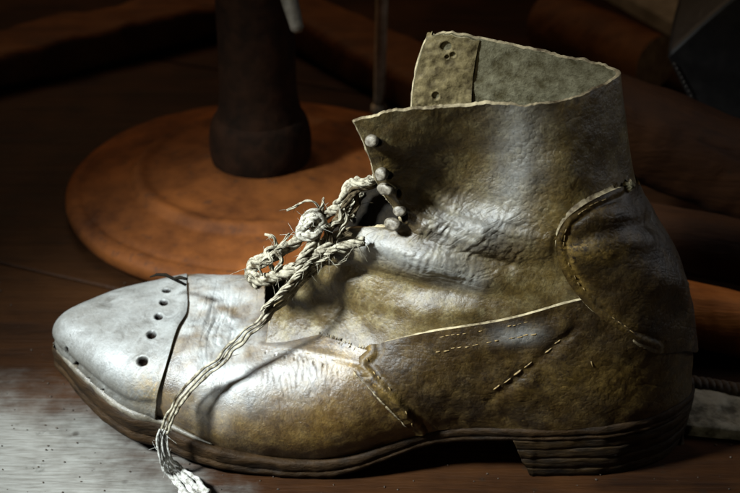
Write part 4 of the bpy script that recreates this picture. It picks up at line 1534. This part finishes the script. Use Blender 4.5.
# block-like black satchel tipped on its corner
bl = G(722, 175, 0)
satchel = empty("black_satchel", tuple(bl), "black leather satchel with a stitched edge at the upper right corner", "bag")
ctr = [P(664, 56, .215), P(722, 165, .215), P(860, 130, .215), P(800, -60, .215)]
dep = np.array([0.03, 0.10, 0.02])
bag = Bag()
N1 = 24
rows = []
for s_ in np.linspace(0, 1, 14):
    puff = math.sin(math.pi * s_)
    loop_ = []
    cc = np.mean(ctr, 0)
    for i in range(4):
        a_, b_ = ctr[i], ctr[(i + 1) % 4]
        for t_ in np.linspace(0, 1, N1, endpoint=False):
            q_ = a_ * (1 - t_) + b_ * t_
            q_ = cc + (q_ - cc) * (0.96 + 0.04 * puff + 0.015 * math.sin(math.pi * t_))
            loop_.append(q_ + dep * s_)
    rows.append(loop_)
v = np.array(rows)
cc0, cc1 = v[0].mean(0), v[-1].mean(0)
cap0 = np.array([cc0 + (v[0] - cc0) * t_ - np.array([0, 0.006 * (1 - t_), 0]) for t_ in (0.02, .4, .8, .97)])
cap1 = np.array([cc1 + (v[-1] - cc1) * t_ for t_ in (.97, .5, .02)])
v = np.concatenate([cap0, v, cap1])
v[..., 2] = np.maximum(v[..., 2], 0.0005)
v = v + 0.0012 * fbm(v / 0.03, 2, 3)[..., None] * np.array([0, 1, 0])
bag.add(v.reshape(-1, 3), [tuple(x) for x in gridfaces(len(v), 4 * N1, True)])
bag.build("pouch", M_bag, satchel)
M_dull = plain("dull_thread", (0.03, 0.024, 0.018), (0.06, 0.05, 0.04), 300, 0.8)
for e in range(2):
    bag = Bag()
    a_, b_ = ctr[e] + 0, ctr[(e + 1) % 4]
    cc = np.mean(ctr, 0)
    for t_ in np.linspace(0.04, 0.95, 22):
        q0 = a_ * (1 - t_) + b_ * t_
        q1 = a_ * (1 - t_ - .02) + b_ * (t_ + .02)
        q0 = cc + (q0 - cc) * 0.93 - np.array([0, .0022, 0])
        q1 = cc + (q1 - cc) * 0.93 - np.array([0, .0022, 0])
        tube(bag, np.array([q0, (q0 + q1) / 2 - [0, .0003, 0], q1]), .0006, 6)
    bag.build("stitching", M_dull, satchel)

M_board = plain("weathered_board", (0.10, 0.080, 0.058), (0.20, 0.17, 0.13), 60, 0.8, 0.5, 0.001, detail=7)
bc = G(700, 12, 0)
pb = empty("weathered_board", tuple(bc), "small pale weathered board lying behind the black satchel at the top right", "board")
bag = Bag()
u1, u2 = np.array([0.9, 0.42, 0]), np.array([-0.42, 0.9, 0])
u1, u2 = u1 / np.linalg.norm(u1), u2 / np.linalg.norm(u2)
pr = [(-1, -1, 0.0005), (-1, -1, .012), (-.98, -.96, .014), (-.5, -.5, .0142), (-.02, -.02, .0142)]
rg = []
for a_, b_, z_ in pr:
    k_ = abs(a_)
    sq = [(-1, -1), (-.5, -1), (0, -1), (.5, -1), (1, -1), (1, 0), (1, 1), (.5, 1), (0, 1), (-.5, 1), (-1, 1), (-1, 0)]
    rg.append([bc + u1 * x_ * .055 * k_ + u2 * y_ * .11 * k_ + np.array([0, 0, z_ + .0006 * noise(np.array([x_ * 3, y_ * 3, z_]), 4)]) for x_, y_ in sq])
bag.add(np.array(rg).reshape(-1, 3), [tuple(x) for x in gridfaces(len(pr), 12, True)] + [tuple(range(48, 60))])
bag.build("plank", M_board, pb, smooth=False)
log(G(545, 20, 0.022), G(655, 62, 0.022), .022, .020, "short reddish brown log lying far behind the boot's open top", M_beam, "log", "log", LG)

# ------------------------------------------------------------------ light
def aim(o, target):
    d = Vector(target) - o.location
    o.rotation_euler = d.to_track_quat('-Z', 'Y').to_euler()


def lamp(name, kind, loc, target, power, color, **kw):
    l = bpy.data.lights.new(name, kind)
    l.energy, l.color = power, color
    for k, v in kw.items():
        setattr(l, k, v)
    o = bpy.data.objects.new(name, l)
    o.location = loc
    COL.objects.link(o)
    aim(o, target)
    return o


lamp("window_light", 'SPOT', (-0.66, -0.32, 0.74), (-0.09, -0.015, 0.10), 185, (0.88, 0.97, 1.0), spot_size=R(25.5), spot_blend=1.0, shadow_soft_size=0.075)
lamp("fill_light", 'SPOT', (-0.50, -0.86, 0.45), (0.02, -0.03, 0.15), 7.5, (1.0, 0.84, 0.52), spot_size=R(20), spot_blend=1.0, shadow_soft_size=0.16)  # added warm fill on the shaft, not a source of the place
lamp("rim_light", 'AREA', (0.75, 0.10, 0.45), (0.12, 0, 0.10), 0.13, (0.95, 0.97, 1.0), shape='DISK', size=0.25, spread=R(60))
lamp("back_light", 'AREA', (-0.35, 0.75, 0.9), (0.0, 0.35, 0.0), 0.95, (1.0, 0.68, 0.40), shape='DISK', size=0.5, spread=R(110))  # added to lift the dim background; no source known there

w = bpy.data.worlds.new("World")
scene.world = w
w.use_nodes = True
w.node_tree.nodes["Background"].inputs[0].default_value = (0.02, 0.013, 0.008, 1)
w.node_tree.nodes["Background"].inputs[1].default_value = 0.10

scene.view_settings.view_transform = 'Standard'
scene.view_settings.look = 'None'
scene.view_settings.exposure = 0.15
scene.view_settings.gamma = 1.0
scene.render.engine = 'CYCLES'
scene.cycles.use_denoising = True
scene.cycles.max_bounces = 5
